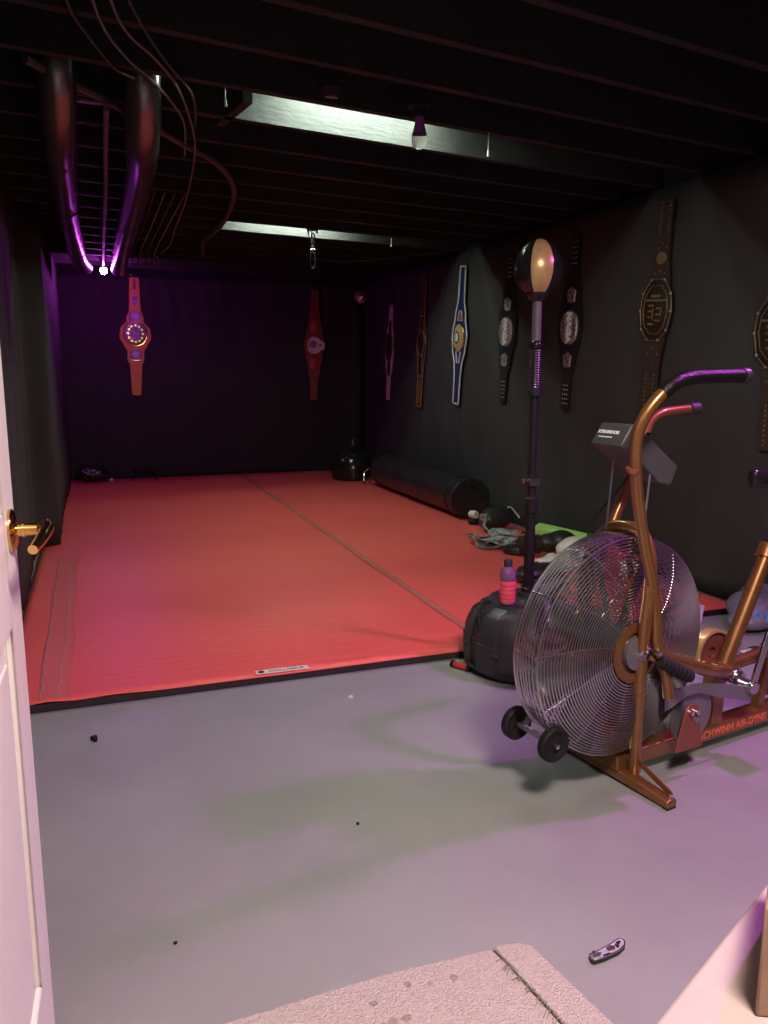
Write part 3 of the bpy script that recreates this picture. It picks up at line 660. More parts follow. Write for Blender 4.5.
# handle levers
def lever(pts, grip0, s):
    t = MB().tube(pts, .0165, 14, sub=8).build('handle_lever', G, bike)
    return t
Lr = [V(.052, .135, .300), V(.038, .135, .360), V(.006, .135, .430), V(-.012, .135, .485), V(-.028, .132, .60), V(-.082, .130, .78), V(-.125, .140, .90), V(-.160, .158, 1.00), V(-.172, .170, 1.07), V(-.158, .182, 1.125), V(-.120, .196, 1.175), V(-.085, .2, 1.197)]
lv = lever(Lr, 0, 1)
MB().tube([V(-.120, .196, 1.175), V(-.085, .2, 1.199), V(-.045, .2, 1.212), V(.0, .2, 1.217), V(.10, .2, 1.219), V(.188, .2, 1.220)], .0190, 14, sub=6).build('hand_grip', M['gripblack'], lv)
MB().cyl(V(.180, .2, 1.2195), V(.200, .2, 1.2205), .0215, n=18).build('grip_cap', M['black'], lv)
MB().cyl(V(-.165, .156, .985), V(-.163, .154, .975), .0185, n=18).build('weld_collar', M['redtag'], lv)
Lf = [V(-.030, -.160, .44), V(.02, -.160, .58), V(.085, -.160, .74), V(.15, -.165, .86), V(.205, -.175, .96), V(.25, -.19, 1.03), V(.285, -.20, 1.075), V(.335, -.20, 1.098), V(.39, -.20, 1.104), V(.46, -.20, 1.108)]
lf = lever(Lf, 0, -1)
MB().cyl(V(.462, -.20, 1.108), V(.503, -.20, 1.110), .0215, n=18).build('grip_cap', M['black'], lf)
MB().cyl(V(-.020, .100, .450), V(-.020, .158, .450), .007, n=14).build('pivot_bolt', M['chrome'], bike)
MB().cyl(V(-.03, -.090, .44), V(-.03, -.185, .44), .010, n=14).build('pivot_bolt', M['chrome'], bike)
# foot pegs
pg = MB().tube([V(-.022, .118, .432), V(-.006, .128, .424), V(.004, .145, .417)], .010, 10).build('foot_peg', G, bike)
ga, gb_ = Vector(V(-.014, .150, .427)), Vector(V(.102, .165, .362)); gp = []; gr = []
for k in range(17): gp.append(ga.lerp(gb_, k / 16)); gr.append(.0200 if k % 2 else .0165)
MB().tube(gp + [gb_.lerp(ga, -.03)], gr + [.012], 18).build('peg_grip', M['rubber'], pg)
# frame tubes to the bottom bracket
MB().tube([V(-.01, .118, .440), V(.12, .118, .385), V(.28, .10, .325), V(.44, .045, .268)], .018, 12, sub=5).build('lower_tube', G, bike)
MB().tube([V(.44, .0, .268), V(.70, .0, .285), V(1.0, .0, .34)], .022, 12, sub=4).build('rear_tube', G, bike)
MB().cyl(V(.45, -.055, .262), V(.45, .060, .262), .027, n=24).build('bottom_bracket', G, bike)
MB().beam(V(.420, 0, .085), V(.432, 0, .262), .05, .05, (1, 0, 0)).build('frame_post', G, bike)
MB().beam(V(.66, 0, .085), V(.70, 0, .285), .03, .03, (1, 0, 0)).build('frame_post', G, bike)
sA, sB = V(.468, 0, .270), V(.650, 0, .640)
st = MB().cyl(sA, sB, .025, n=20).build('seat_tube', G, bike)
for f in (.22, .66, .70): 
    a = Vector(sA); b = Vector(sB); c = a.lerp(b, f); d = (b - a).normalized()
    MB().cyl(c - d * .004, c + d * .004, .0265, n=20).build('tube_ring', G, st)
cl = MB().cyl(V(.640, 0, .620), V(.660, 0, .662), .035, n=20).build('seat_clamp', G, bike)
MB().cyl(V(.615, .03, .648), V(.665, .045, .656), .007, n=10).build('clamp_bolt', M['chrome'], cl)
MB().cyl(V(.650, 0, .640), V(.745, 0, .87), .016, n=16).build('seat_post', M['chrome'], bike)
mb = MB(); prof = [(.535, .012, .910), (.55, .024, .912), (.63, .034, .910), (.70, .055, .912), (.77, .105, .918), (.83, .12, .925), (.87, .10, .925), (.885, .05, .922)]
for (u, w, z), (u2, w2, z2) in zip(prof, prof[1:]):
    mb.tube([V(u, 0, z - .012), V(u2, 0, z2 - .012)], [.001, .001], 4)
mb = MB(); vs = []; n = 16
for (u, w, z) in prof:
    for k in range(n):
        a = 2 * PI * k / n; vs.append(V(u, w * math.cos(a), z - .014 + .026 * math.sin(a) * (1 if math.sin(a) > 0 else 1.6)))
fs = [(i * n + k, i * n + (k + 1) % n, (i + 1) * n + (k + 1) % n, (i + 1) * n + k) for i in range(len(prof) - 1) for k in range(n)]
fs += [tuple(range(n)), tuple((len(prof) - 1) * n + k for k in range(n))]
mb.add(vs, fs); so = mb.build('seat', M['gloss'], bike, sharp=80)
so.modifiers.new('Sub', 'SUBSURF').render_levels = 2
# crank, chain guard and sprocket disc
T = frame(V(.232, .070, .185), (1, 0, 0), (0, 0, 1))
cg = MB().lathe([(.030, -.004), (.085, -.004), (.092, 0), (.092, .004), (.085, .006), (.030, .006), (.030, -.004)], T, 48).build('sprocket_disc', M['steel'], bike)
q = MB(); q.prism([(.082, .292), (.088, .232), (.120, .240), (.175, .262), (.235, .262), (.33, .226), (.42, .202), (.475, .182), (.490, .196), (.488, .222), (.44, .245), (.32, .275), (.24, .292), (.15, .296)], .006, Matrix.Translation((0, -.092, 0)))
q.build('chain_guard', M['steel'], bike, bevel=.002)
q = MB(); q.prism([(.125, .095), (.245, .090), (.226, .205), (.214, .232), (.176, .238), (.162, .222)], .006, Matrix.Translation((0, -.105, 0))); br = q.build('drive_bracket', M['redtag'], bike, bevel=.002)
for (u, z) in ((.180, .215), (.205, .212)): MB().cyl(V(u, .100, z), V(u, .122, z), .008, n=10).build('bracket_bolt', M['chrome'], br)
MB().cyl(V(.21, -.06, .185), V(.21, .115, .185), .011, n=12).build('drive_axle', M['steel'], bike)
cr = MB().cyl(V(.45, .06, .262), V(.45, .085, .262), .020, n=20).cyl(V(.45, .05, .262), V(.45, .072, .262), .027, n=20).build('crank_hub', M['chrome'], bike)
q = MB().beam(V(.466, .112, .238), V(.520, .118, .415), .012, .022).cyl(V(.466, .080, .238), V(.466, .124, .238), .020, n=18)
ca = q.build('crank_arm', M['chrome'], bike, bevel=.002)
MB().cyl(V(.520, .112, .415), V(.520, .135, .415), .011, n=12).build('pedal_axle', M['chrome'], ca)
pd = MB().box(V(.524, .180, .417), (.085, .085, .022)).build('pedal', M['rubber'], ca, bevel=.004)
T = frame(V(.50, -.075, .290), (1, 0, 0), (0, 0, 1))
MB().lathe([(.075, -.018), (.085, -.018), (.085, .018), (.075, .018), (.075, -.018)], T, 40).build('drive_pulley', M['gold2'], bike)
MB().lathe([(.02, -.005), (.078, -.004), (.078, .004), (.02, .005), (.02, -.005)], T, 40).build('pulley_web', M['redtag'], bike)
# console on two rods
for (u, v, zt) in ((-.02, -.06, .975), (.035, .030, .94)):
    MB().cyl(V(u - .012, v, .77), V(u + .004, v, zt), .0034, n=8).build('console_rod', M['steel'], bike)
cs = bpy.data.objects.new('console', None)
q = MB()
side = [(-.088, 1.027), (-.048, 1.085), (-.030, 1.086), (-.012, 1.072), (.149, .958), (.124, .904), (.075, .912), (-.001, .972)]
vs = [V(u, -.085, z) for u, z in side] + [V(u, .035, z) for u, z in side]; n = len(side)
q.add(vs, [tuple(range(n)), tuple(reversed(range(n, 2 * n)))] + [(i, (i + 1) % n, n + (i + 1) % n, n + i) for i in range(n)])
cs = q.build('console', M['greybox'], bike, bevel=.005)
fo = Vector(V(-.068, -.036, 1.056)); ux = Vector(V(0, 1, 0)); uy = (Vector(V(-.048, 0, 1.085)) - Vector(V(-.088, 0, 1.027))).normalized()
nrm = ux.cross(uy)
text('lettering', 'XTEXMOOR', .0138, M['white'], cs, frame(fo + nrm * .0012 + uy * .006, ux, uy), .0005, .0006, 1.05)
q = MB(); 
for k in range(7): q.add(*MB.boxvf(.006, .003, .0012), frame(fo + nrm * .001 - uy * .010 + ux * (.0075 * (k - 3.5)), ux, uy))
q.build('small_print', M['white'], cs)
q = MB(); T = frame(V(.075, -.025, 1.012), V(0, 1, 0), V(-.816, 0, .578)); q.add(*MB.boxvf(.10, .12, .006), T); q.build('display', M['gloss'], cs, bevel=.002)
q = MB(); q.add(*MB.boxvf(.014, .014, .018), frame(V(.020, .034, 1.050), V(0, 1, 0), V(-.816, 0, .578))); q.build('button', M['chrome'], cs)
MB().tube([V(.05, -.06, .925), V(.03, -.10, .86), V(-.01, -.135, .79), V(-.04, -.135, .70)], .004, 6, sub=5).build('sensor_cable', M['rubber'], bike)

# ------------------------------------------------------------------ free-standing punching ball
SX0, SY0 = 1.662, 2.835
ps = thing('punching_ball_stand', 'free-standing punching ball, black and gold, on a tall black pole and round black base', 'punching ball', (SX0, SY0, 0))
def lobed(a, r, z):
    k = (math.degrees(a) + 14) % 45
    if k < 23 and .035 < z < .262 and r > .19: return r - .024
    if k < 23 and abs(z - .268) < .004: return r - .014
    return r
pb = [(.200, 0), (.236, .012), (.262, .034), (.2625, .036), (.268, .10), (.267, .150), (.259, .152), (.260, .185), (.251, .208), (.230, .252), (.205, .268), (.168, .285), (.163, .298), (.085, .300), (.080, .306), (.045, .310), (.043, .33), (1e-6, .33)]
bs = MB().lathe(pb, None, 144, fr=lobed).build('base', M['black'], ps)
for k in range(8):
    a = k * PI / 4 + .52; T = frame((.264 * math.cos(a), .264 * math.sin(a), .118), (-math.sin(a), math.cos(a), 0), (0, 0, 1))
    MB().add(*MB.boxvf(.045, .012, .012), T).build('rib', M['black'], bs, bevel=.003)
MB().tube([(-.155, .03, .290), (-.190, .02, .292), (-.228, -.0, .250), (-.235, -.03, .205)], .006, 6, sub=4).build('carry_strap', M['rubber'], bs)
cap = MB().lathe([(.016, 0), (.020, .004), (.020, .022), (.012, .026), (1e-6, .026)], Matrix.Translation((.09, -.06, .298)), 18).build('fill_cap', M['rubber'], bs)
kn = MB().cyl((.03, -.02, .33), (.085, -.05, .335), .010, n=12).build('lock_knob', M['rubber'], ps)
MB().lathe([(.032, .30), (.030, .345), (.022, .35), (.020, .70)], None, 20).build('lower_pole', M['rubber'], ps)
MB().lathe([(.020, .66), (.026, .665), (.026, .72), (.017, .73), (.0155, 1.16)], None, 20).build('upper_pole', M['rubber'], ps)
q = MB().cyl((-.0, -.0, .80), (-.05, -.02, .80), .006, n=8).box((0, 0, .79), (.05, .05, .03)).cyl((-.05, -.02, .79), (-.05, -.02, .81), .010, n=10)
q.build('height_clamp', M['chrome'], ps)
pts = []
for k in range(17 * 12 + 1):
    a = 2 * PI * k / 12; pts.append((.020 * math.cos(a), .020 * math.sin(a), 1.155 + .160 * k / (17 * 12)))
MB().cyl((0, 0, 1.15), (0, 0, 1.34), .0165, n=14).build('spring_core', M['rubber'], ps)
MB().tube(pts, .0042, 6).build('spring', M['darksteel'], ps)
MB().lathe([(.030, 1.135), (.030, 1.155), (.020, 1.175)], None, 20).build('spring_collar', M['rubber'], ps)
MB().ell((0, 0, 1.335), (.026, .026, .024), n=18).build('spring_collar', M['gloss'], ps)
MB().lathe([(.0185, 1.34), (.0185, 1.56)], None, 18).build('grey_sleeve', M['sleeve'], ps)
# ball: panels alternate black and gold
mb = MB(); n = 60; BC, BR = 1.625, .094
prof = []
for i in range(19):
    th = PI * i / 18; r = BR * math.sin(th) ; z = -math.cos(th) * .112
    if z < 0: r *= 1 - .22 * (z / .112) ** 2
    prof.append((max(r, 1e-6), BC + z))
mb.lathe(prof, None, n)
mi = []
for i in range(18):
    for k in range(n):
        a = (k + .5) / n * 360
        mi.append(1 if ((a - 216 - 4) % 120) < 54 else 0)
o = MB(); o.v = mb.v; o.f = mb.f; o.mi = mi
me = bpy.data.meshes.new('ball'); me.from_pydata(o.v, [], o.f); me.update(); me.materials.append(M['gloss']); me.materials.append(M['gold2'])
for p, i in zip(me.polygons, mi): p.material_index = i
me.shade_smooth(); ob = bpy.data.objects.new('ball', me); C.objects.link(ob); ob.parent = ps
MB().lathe([(.028, 1.505), (.040, 1.52), (.048, 1.532), (.048, 1.542)], None, 24).build('ball_collar', M['gloss'], ps)
# drink bottle on the base
bt = thing('drink_bottle', 'pink-labelled drink bottle with black cap standing on the round black base', 'bottle', (SX0 - .122, SY0 - .045, .2995))
MB().lathe([(.025, 0), (.030, .004), (.031, .02), (.031, .098), (.032, .10), (.0325, .128), (.029, .142), (.017, .156), (.015, .160), (1e-6, .160)], None, 28).build('bottle_body', M['bottle'], bt)
MB().lathe([(.0316, .012), (.0322, .014), (.0322, .098), (.0316, .10)], None, 28).build('label_sleeve', M['drink'], bt)
MB().lathe([(.015, .156), (.0172, .158), (.0172, .182), (.0155, .185), (1e-6, .185)], None, 24).build('bottle_cap', M['ink'], bt)
q = MB()
for k in range(4):
    a = 4.15 + .0; q.lathe([(.0325, .026 + .018 * k), (.0330, .027 + .018 * k), (.0330, .0285 + .018 * k), (.0325, .0295 + .018 * k)], None, 28)
q.build('label_lines', M['redlea'], bt)
# red canister by the base
rc = thing('canister', 'small red tube with black caps on the floor against the round black base', 'tube', (1.388, 2.895, .0155), R(118))
MB().cyl((-.033, 0, 0), (.033, 0, 0), .0135, n=18).build('body', M['redlea'], rc)
MB().cyl((.033, 0, 0), (.048, 0, 0), .0155, n=18).build('cap', M['rubber'], rc); MB().cyl((-.046, 0, 0), (-.033, 0, 0), .0155, n=18).build('cap', M['rubber'], rc)

# ------------------------------------------------------------------ bags by the far right
HB0, HB1 = Vector((2.885, 5.88, .20)), Vector((2.93, 8.0, .19))
hb = thing('heavy_bag', 'long black leather heavy bag lying on the red mat along the right wall', 'punching bag', (HB0.x, HB0.y, .036))
d = HB1 - HB0; L = d.length; N = 40; n = 36; vs = []
for i in range(N + 1):
    t = i / N; cx = .006 * math.sin(t * 9)
    rr = .166 * (1 - .05 * math.exp(-((t - .55) / .10) ** 2) - .03 * math.exp(-((t - .3) / .07) ** 2))
    if i in (0, N): rr *= .93
    for k in range(n):
        a = 2 * PI * k / n; sag = 1.0
        x, z = rr * 1.03 * math.cos(a), rr * math.sin(a)
        z = max(z, -.160) + .003 * math.sin(a * 5 + t * 40)
        vs.append((cx + x, L * t, .163 + z))
fs = [(i * n + k, i * n + (k + 1) % n, (i + 1) * n + (k + 1) % n, (i + 1) * n + k) for i in range(N) for k in range(n)]
fs += [tuple(range(n)), tuple(N * n + k for k in range(n))]
hbd = MB().add(vs, fs).build('bag_body', M['leather'], hb, sharp=60)
for y in (.012, .16, L - .16): MB().tube([(.170 * math.cos(2 * PI * k / 36), y, .163 + max(.168 * math.sin(2 * PI * k / 36), -.159)) for k in range(36)], .006, 6, closed=True).build('seam_band', M['leather'], hbd)
MB().tube([(.05, .004, .25), (.0, -.010, .27), (-.06, .02, .31), (-.05, .12, .334)], .009, 6, sub=5).build('strap', M['gloss'], hb)
q = MB().tube([(-.16, L + .015, .19), (-.20, L + .05, .14), (-.215, L + .03, .06), (-.225, L - .02, .012)], .010, 8, sub=5); q.build('hanging_clip', M['chrome'], hb)
MB().tube(link((-.15, L + .03, .055), .5, .02, .035), .006, 6, closed=True).build('chain_link', M['chrome'], hb)
sb = thing('round_bag', 'glossy black teardrop punch bag with chain standing in the far corner', 'punching bag', (2.73, 8.62, .036))
MB().lathe([(.21, .0), (.235, .02), (.24, .09), (.232, .17), (.205, .245), (.158, .30), (.100, .335), (.065, .35), (.055, .358), (1e-6, .360)], None, 40).build('bag_body', M['gloss'], sb)
MB().lathe([(.058, .345), (.062, .350), (.062, .366), (.045, .376), (1e-6, .378)], None, 20).build('bag_collar', M['rubber'], sb)
for k in range(3): MB().tube(link((.006 * k, 0, .385 + .03 * k), PI / 2 * (k % 2), .014, .022), .005, 6, closed=True).build('chain_link', M['chrome'], sb)
# dark sack in the far left corner and a low black stand
sk = thing('equipment_sack', 'dark sack with pale marks lying in the far left corner of the mat', 'bag', (-.055, 9.33, .036))
mb = MB().ell((0, 0, .085), (.17, .10, .085)).ell((-.05, 0, .10), (.10, .09, .085)).ell((.09, .01, .075), (.10, .09, .075)); blob(mb, 'sack_body', M['leather'], sk, .015)
q = MB()
for (x, z) in ((-.07, .12), (-.045, .105), (-.03, .125), (.05, .115), (.065, .10), (.08, .12), (-.09, .14), (.02, .14)): q.box((x, -.102, z), (.018, .004, .010), Euler((R(-12), x * 9, 0)).to_matrix())
q.build('pale_marks', M['piping'], sk)  # small pale boxes scattered over the front of the sack
MB().ell((.20, -.05, .018), (.02, .02, .018), n=12).build('cord_stopper', M['white'], sk)
ls = thing('low_stand', 'low black wire stand with splayed legs against the far wall', 'stand', (.50, 9.38, .037))
for (x, y) in ((-.13, -.14), (.13, -.16), (-.10, .10), (.10, .10)): MB().cyl((x * .8, y * .4, .11), (x, y, .006), .006, n=8).build('leg', M['rubber'], ls)
MB().tube([(-.12, -.06, .11), (.12, -.06, .11), (.10, .06, .11), (-.10, .06, .11)], .006, 6, closed=True).build('top_ring', M['rubber'], ls)

# ------------------------------------------------------------------ training gear on the right mat
ZM = .037
def glove(label, loc, rz, m, mc, s=1., rx=0., cat='boxing glove', name='boxing_glove', ry=0.):
    t = thing(name, label, cat, loc, 0, None, (rx, ry, rz)); t.scale = (s, s, s)
    mb = MB().ell((.10, 0, .062), (.085, .062, .060)).ell((.035, 0, .056), (.075, .052, .052)).ell((.155, 0, .050), (.050, .055, .046)).ell((-.03, 0, .05), (.05, .042, .044))
    mb.ell((.075, .058, .070), (.060, .024, .026), Euler((0, 0, .25)))
    blob(mb, 'mitt', m, t, .010)
    MB().lathe([(.044, -.055), (.049, -.05), (.047, 0), (.049, .05), (.045, .055), (.036, .05), (.036, -.05), (.044, -.055)], frame((-.075, 0, .052), (0, 1, 0), (0, 0, 1)), 24).build('cuff', mc, t)
    MB().lathe([(.0495, -.020), (.051, -.018), (.051, .018), (.0495, .020)], frame((-.078, 0, .052), (0, 1, 0), (0, 0, 1)), 24).build('wrist_strap', M['gloss'], t)
    return t
# black bag with pale strap beside the heavy bag
gb = thing('gear_bag', 'small black drawstring gear bag with pale strap beyond the camouflage wraps', 'bag', (2.86, 5.40, ZM))
mb = MB().ell((0, 0, .09), (.13, .12, .09)).ell((.06, .03, .10), (.10, .10, .085)).ell((-.07, -.03, .08), (.085, .09, .075)); blob(mb, 'bag_body', M['leather'], gb, .014)
MB().tube([(.06, -.075, .178), (.10, -.06, .172), (.15, -.07, .115), (.165, -.075, .09)], .006, 6, sub=5).build('strap', M['piping'], gb)
MB().tube([(-.12, -.10, .10), (-.155, -.11, .06), (-.12, -.17, .012), (-.03, -.22, .008), (.06, -.24, .010)], .011, 6, sub=6).build('draw_cord', M['camo'], gb)
MB().ell((-.13, -.06, .105), (.03, .05, .035), n=12).build('mesh_pocket', M['camo'], gb)
hw = thing('hand_wrap', 'small white rolled hand wrap by the end of the heavy bag', 'hand wrap', (2.80, 5.66, ZM), .4)
MB().lathe([(.012, -.03), (.03, -.03), (.032, 0), (.03, .03), (.012, .03)], frame((0, 0, .075), (1, 0, 0), (0, 0, 1)), 18).build('roll', M['whitelea'], hw)
MB().lathe([(.03, .0), (.045, .01), (.045, .03), (.03, .045)], None, 18).build('roll_stand', M['rubber'], hw)
def ribbon(mb, pts, w, th=.004, tw=None):
    n = len(pts); vs = []
    for i, p in enumerate(pts):
        p = Vector(p); a = Vector(pts[max(i - 1, 0)]); b = Vector(pts[min(i + 1, n - 1)]); d = (b - a); d.z = 0; d.normalize()
        s = Vector((-d.y, d.x, 0)); k = tw[i] if tw else 0; s = (s * math.cos(k) + Vector((0, 0, math.sin(k))))
        vs += [p - s * w / 2, p + s * w / 2, p + s * w / 2 + Vector((0, 0, th)), p - s * w / 2 + Vector((0, 0, th))]
    fs = []
    for i in range(n - 1):
        for k in range(4): fs.append((i * 4 + k, i * 4 + (k + 1) % 4, (i + 1) * 4 + (k + 1) % 4, (i + 1) * 4 + k))
    fs += [(3, 2, 1, 0), tuple((n - 1) * 4 + k for k in range(4))]
    mb.add(vs, fs)
cw = thing('cloth_wraps', 'tangle of grey camouflage cloth wraps on the red mat behind the black pole', 'wraps', (2.68, 4.93, ZM))
for k in range(7):
    mb = MB(); a0 = random.uniform(0, 6); pts = []; tw = []
    for i in range(12):
        a = a0 + i * .5; pts.append((.14 * math.cos(a0) + .10 * math.cos(a) * (1 + .3 * math.sin(i)) + .012 * i * math.cos(k), .13 * math.sin(a0 * 1.3) + .11 * math.sin(a * .8), .004 + .016 * k * .5 + .012 * (1 + math.sin(i * 1.7 + k)))); tw.append(.6 * math.sin(i * .9 + k))
    ribbon(mb, pts, .06, .004, tw); mb.build('wrap', M['camo'], cw)
kp = thing('kick_shield', 'flat black oval pad half under the camouflage wraps', 'pad', (2.60, 4.60, ZM), R(-35))
MB().lathe([(.10, 0), (.125, .012), (.13, .035), (.115, .05), (1e-6, .056)], Matrix.Diagonal((.75, .5, 1, 1)), 36).build('pad_body', M['leather'], kp)
fr_ = thing('foam_roller', 'lime green foam roller lying on the red mat against the right wall', 'foam roller', (3.055, 4.72, ZM + .058))
a = R(-78); u = Vector((math.cos(a), math.sin(a), 0))
MB().lathe([(.022, -.27), (.055, -.27), (.058, -.265), (.058, .265), (.055, .27), (.022, .27), (.022, -.27)], frame(u * 0, (-u.y, u.x, 0), (0, 0, 1)), 32).build('roller_body', M['green'], fr_)
glove('black leather boxing glove lying in front of the green foam roller', (2.74, 4.50, ZM + .012), R(-8), M['leather'], M['leather'], 1.25)
sg = thing('shin_guard', 'white leather shin guard lying in front of the black boxing glove', 'shin guard', (2.69, 4.15, ZM), R(8))
vs = []; n = 14; N = 18
for i in range(N + 1):
    t = i / N; x = -.22 + .44 * t; w = .060 + .022 * math.sin(PI * t) + .012 * t
    for k in range(n + 1):
        a = PI * k / n; vs.append((x, w * math.cos(a), .004 + .075 * math.sin(a) * (.75 + .25 * math.sin(PI * t))))
fs = [(i * (n + 1) + k, (i + 1) * (n + 1) + k, (i + 1) * (n + 1) + k + 1, i * (n + 1) + k + 1) for i in range(N) for k in range(n)]
o = MB().add(vs, fs).build('shell', M['whitelea'], sg, sharp=180); s_ = o.modifiers.new('S', 'SOLIDIFY'); s_.thickness = .014; s_.offset = 1
for x in (-.10, .10): MB().tube([(x, -.085, .01), (x, -.08, .055), (x, -.03, .092), (x, .03, .092), (x, .08, .055), (x, .085, .01)], .006, 6, sub=3).build('strap', M['piping'], sg)
glove('white leather boxing glove with its cuff toward the right wall', (3.0, 4.34, ZM), R(174), M['whitelea'], M['whitelea'], 1.2)
rg = glove('red boxing glove lying by the right wall beyond the white glove', (3.06, 4.06, ZM), R(100), M['redlea'], M['redlea'], 1.0)
kb = thing('focus_mitt', 'curved black focus mitt lying in front of the white shin guard', 'focus mitt', (2.40, 3.95, ZM), R(10))
MB().lathe([(.10, 0), (.13, .02), (.135, .055), (.12, .078), (1e-6, .09)], Matrix.Diagonal((1.35, .75, 1, 1)), 40).build('pad', M['leather'], kb)
MB().tube([(-.17, 0, .035), (-.10, -.085, .05), (.0, -.103, .05), (.10, -.085, .05), (.17, 0, .035)], .009, 8, sub=4).build('edge_welt', M['gloss'], kb)
fm = thing('focus_mitt', 'black mitt with pale strap nearest the round black base', 'focus mitt', (2.30, 3.74, ZM), R(-10))
MB().lathe([(.09, 0), (.115, .015), (.118, .035), (.105, .05), (1e-6, .058)], Matrix.Diagonal((1.2, .7, 1, 1)), 36).build('pad', M['leather'], fm)
MB().tube([(-.12, -.04, .045), (-.04, -.075, .05), (.05, -.05, .062), (.12, .0, .045)], .005, 6, sub=4).build('strap', M['piping'], fm)
glove('red and black boxing glove lying between the shin guard and the fan cage', (2.84, 3.86, ZM), R(165), M['redlea'], M['whitelea'], 1.0)

# ------------------------------------------------------------------ clutter on the floor
pt = thing('paper_tag', 'white paper tag on a string standing against the corner of the red mat', 'tag', (2.77, 3.09, 0), R(-18))
MB().add(*MB.boxvf(.075, .0015, .085), Matrix.Translation((0, 0, .052)) @ Euler((R(-22), R(18), 0)).to_matrix().to_4x4()).build('card', M['paper'], pt)
MB().tube([(.01, .01, .095), (.03, .03, .125), (.025, .06, .15)], .002, 5, sub=4).build('string', M['cable'], pt)
def wrapper(label, loc, sx, sy, m, seed, mark=None, z=.02, cat='wrapper', name='plastic_wrapper'):
    rnd = random.Random(seed); t = thing(name, label, cat, loc); n = 12; vs = []
    for i in range(n + 1):
        for j in range(n + 1):
            u, v = i / n - .5, j / n - .5; e = (1 - 4 * u * u) * (1 - 4 * v * v)
            vs.append((u * sx + rnd.uniform(-1, 1) * sx * .03, v * sy + rnd.uniform(-1, 1) * sy * .03, .003 + e * z * rnd.uniform(.3, 1.3)))
    fs = [(i * (n + 1) + j, (i + 1) * (n + 1) + j, (i + 1) * (n + 1) + j + 1, i * (n + 1) + j + 1) for i in range(n) for j in range(n)]
    o = MB().add(vs, fs).build('sheet', m, t, sharp=60); s = o.modifiers.new('S', 'SOLIDIFY'); s.thickness = .0015
    if mark: mark(t)
    return t
def mk1(t):
    q = MB()
    for (x, y, w, h) in ((-.03, .01, .05, .018), (.02, -.01, .045, .02), (.04, .03, .03, .012), (-.01, -.035, .06, .010)): q.box((x, y, .030), (w, h, .002))
    q.build('print', M['ink'], t)
wrapper('crumpled white paper wrapper with black print under the bike seat tube', (2.72, 2.62, 0), .14, .11, M['paper'], 3, mk1, .022)
wrapper('small white paper scrap near the white tag', (2.98, 3.02, 0), .05, .03, M['paper'], 5, None, .010, 'scrap', 'paper_scrap')
wrapper('small white paper scrap between the mat corner and the bike pulley', (2.62, 2.86, 0), .06, .03, M['label'], 6, None, .006, 'scrap', 'paper_scrap')
wrapper('tiny white scrap beside the plastic bag', (2.96, 2.72, 0), .05, .03, M['paper'], 8, None, .008, 'scrap', 'paper_scrap')
pbag = thing('plastic_bag', 'grey plastic bag with blue lettering behind the bike seat tube', 'bag', (3.02, 2.95, 0))
mb = MB().ell((0, 0, .09), (.16, .14, .085)).ell((-.10, -.06, .05), (.12, .09, .045)).ell((.05, .05, .13), (.09, .09, .07)); blob(mb, 'bag_film', M['bagplast'], pbag, .015, 3)
text('lettering', 'AE', .085, M['blueink'], pbag, frame((-.095, -.130, .085), (.82, -.57, 0), (-.1, -.15, .98)), .002, .002)
def chip(label, loc, m, s=.02, h=.010, name='debris_chip', cat='debris'):
    q = MB(); rnd = random.Random(label); 
    slab(q, [(s * rnd.uniform(.4, 1) * math.cos(a), s * rnd.uniform(.4, 1) * math.sin(a)) for a in [2 * PI * k / 7 for k in range(7)]], 0, h)
    o = q.build(name, m); o.location = loc; return tag(o, label, cat)
chip('small black plastic chip on the grey floor in front of the left mat', (-.060, 2.72, .0005), M['rubber'], .020, .014)
chip('tiny white chip on the grey floor in front of the mats', (.865, 2.77, .0005), M['paper'], .012, .006)
chip('tiny black crumb on the grey floor left of the carpet corner', (.62, 1.93, .0005), M['rubber'], .007, .005)
chip('tiny dark crumb on the grey floor at lower left', (.10, 1.62, .0005), M['rubber'], .006, .004)
chip('tiny pale crumb on the grey floor behind the fan bike beam', (2.30, 2.26, .0005), M['paper'], .010, .005)
chip('tiny pale crumb on the purple-lit floor below the bike beam', (1.98, 1.83, .0005), M['paper'], .008, .004)
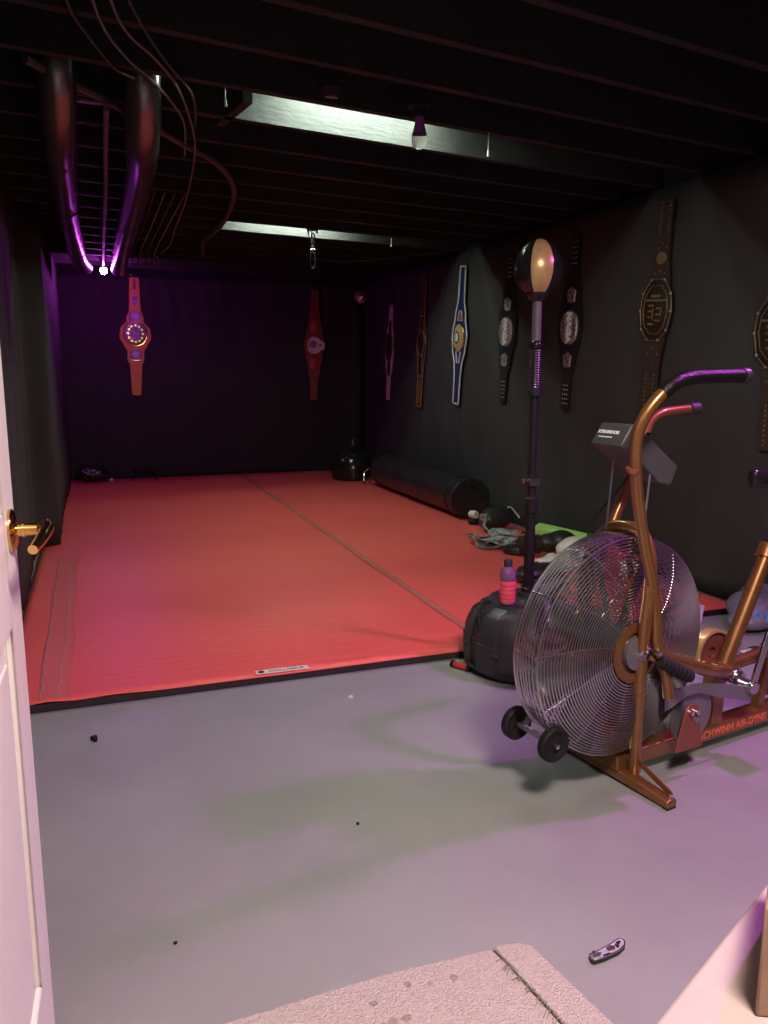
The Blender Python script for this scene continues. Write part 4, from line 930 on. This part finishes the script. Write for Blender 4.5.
# pocket tool on the floor
kt = thing('pocket_knife', 'folded pocket knife with chrome face and black side lying on the floor', 'pocket knife', (.968, 1.272, .0005), R(4))
ko = [(-.050, -.008), (-.046, -.014), (-.02, -.015), (.02, -.012), (.044, -.003), (.052, .008), (.050, .016), (.042, .018), (.02, .012), (-.02, .006), (-.046, .004)]
q = MB(); slab(q, ko, 0, .011); q.build('handle_scale', M['ink'], kt, bevel=.001)
q = MB(); slab(q, [(x * .96, y * .92 + .0004) for x, y in ko], .0108, .0122); q.build('top_plate', M['satin'], kt)
q = MB(); q.tube([(x * .98, y * .98, .0120) for x, y in ko], .0016, 6, closed=True); q.build('frame_rim', M['chrome'], kt)
q = MB(); slab(q, [(-.046, -.010), (-.028, -.011), (-.020, -.004), (-.026, .001), (-.044, .001)], .0118, .0145); slab(q, [(-.004, -.006), (.012, -.008), (.020, .0), (.012, .007), (-.002, .004)], .0118, .0145); q.build('inlay', M['chrome'], kt)
q = MB(); slab(q, [(-.022, -.012), (.0, -.0125), (-.003, -.009), (-.02, -.009)], .0118, .0130); slab(q, [(.030, .001), (.042, .008), (.038, .013), (.028, .009)], .0118, .0130); slab(q, [(.0215, -.006), (.030, -.002), (.026, .008), (.022, .004)], .0118, .0130); q.build('slot', M['rubber'], kt)
MB().cyl((-.034, .004, .011), (-.034, .004, .016), .003, n=10).build('pivot', M['ink'], kt)

# ------------------------------------------------------------------ lights
def light(name, typ, loc, en, col, size=.1, rot=None, spot=None):
    l = bpy.data.lights.new(name, typ); l.energy = en; l.color = col
    if typ == 'AREA': l.size = size
    else: l.shadow_soft_size = size
    o = bpy.data.objects.new(name, l); C.objects.link(o); o.location = loc
    if rot: o.rotation_euler = rot
    return o
pl = light('purple_lamp', 'SPOT', (2.65, 1.75, 2.27), 155, (.86, .12, 1.0), .05)
pl.rotation_euler = (Vector((1.55, 1.95, .2)) - Vector((2.65, 1.75, 2.27))).to_track_quat('-Z', 'Y').to_euler()
pl.data.spot_size = R(108); pl.data.spot_blend = .9
light('hall_lamp', 'AREA', (.66, .10, 2.42), 100, (1.0, .82, .75), .4, (R(12), 0, R(-12)))
w = bpy.data.worlds.new('World'); bpy.context.scene.world = w; w.use_nodes = True
w.node_tree.nodes['Background'].inputs['Color'].default_value = (.9, .75, .85, 1); w.node_tree.nodes['Background'].inputs['Strength'].default_value = .03

# ------------------------------------------------------------------ camera
cam = bpy.data.cameras.new('Camera'); co = bpy.data.objects.new('Camera', cam); C.objects.link(co)
cam.sensor_fit = 'VERTICAL'; cam.sensor_height = 36; cam.lens = 36 * 800 / 1024; cam.clip_start = .02
co.location = (0, 0, 1.23); co.rotation_euler = (R(90 - 9.926), 0, R(-19.838))
sc = bpy.context.scene; sc.camera = co
sc.view_settings.view_transform = 'Standard'; sc.view_settings.look = 'None'; sc.view_settings.gamma = 1; sc.view_settings.exposure = 0
sc.view_settings.use_curve_mapping = False
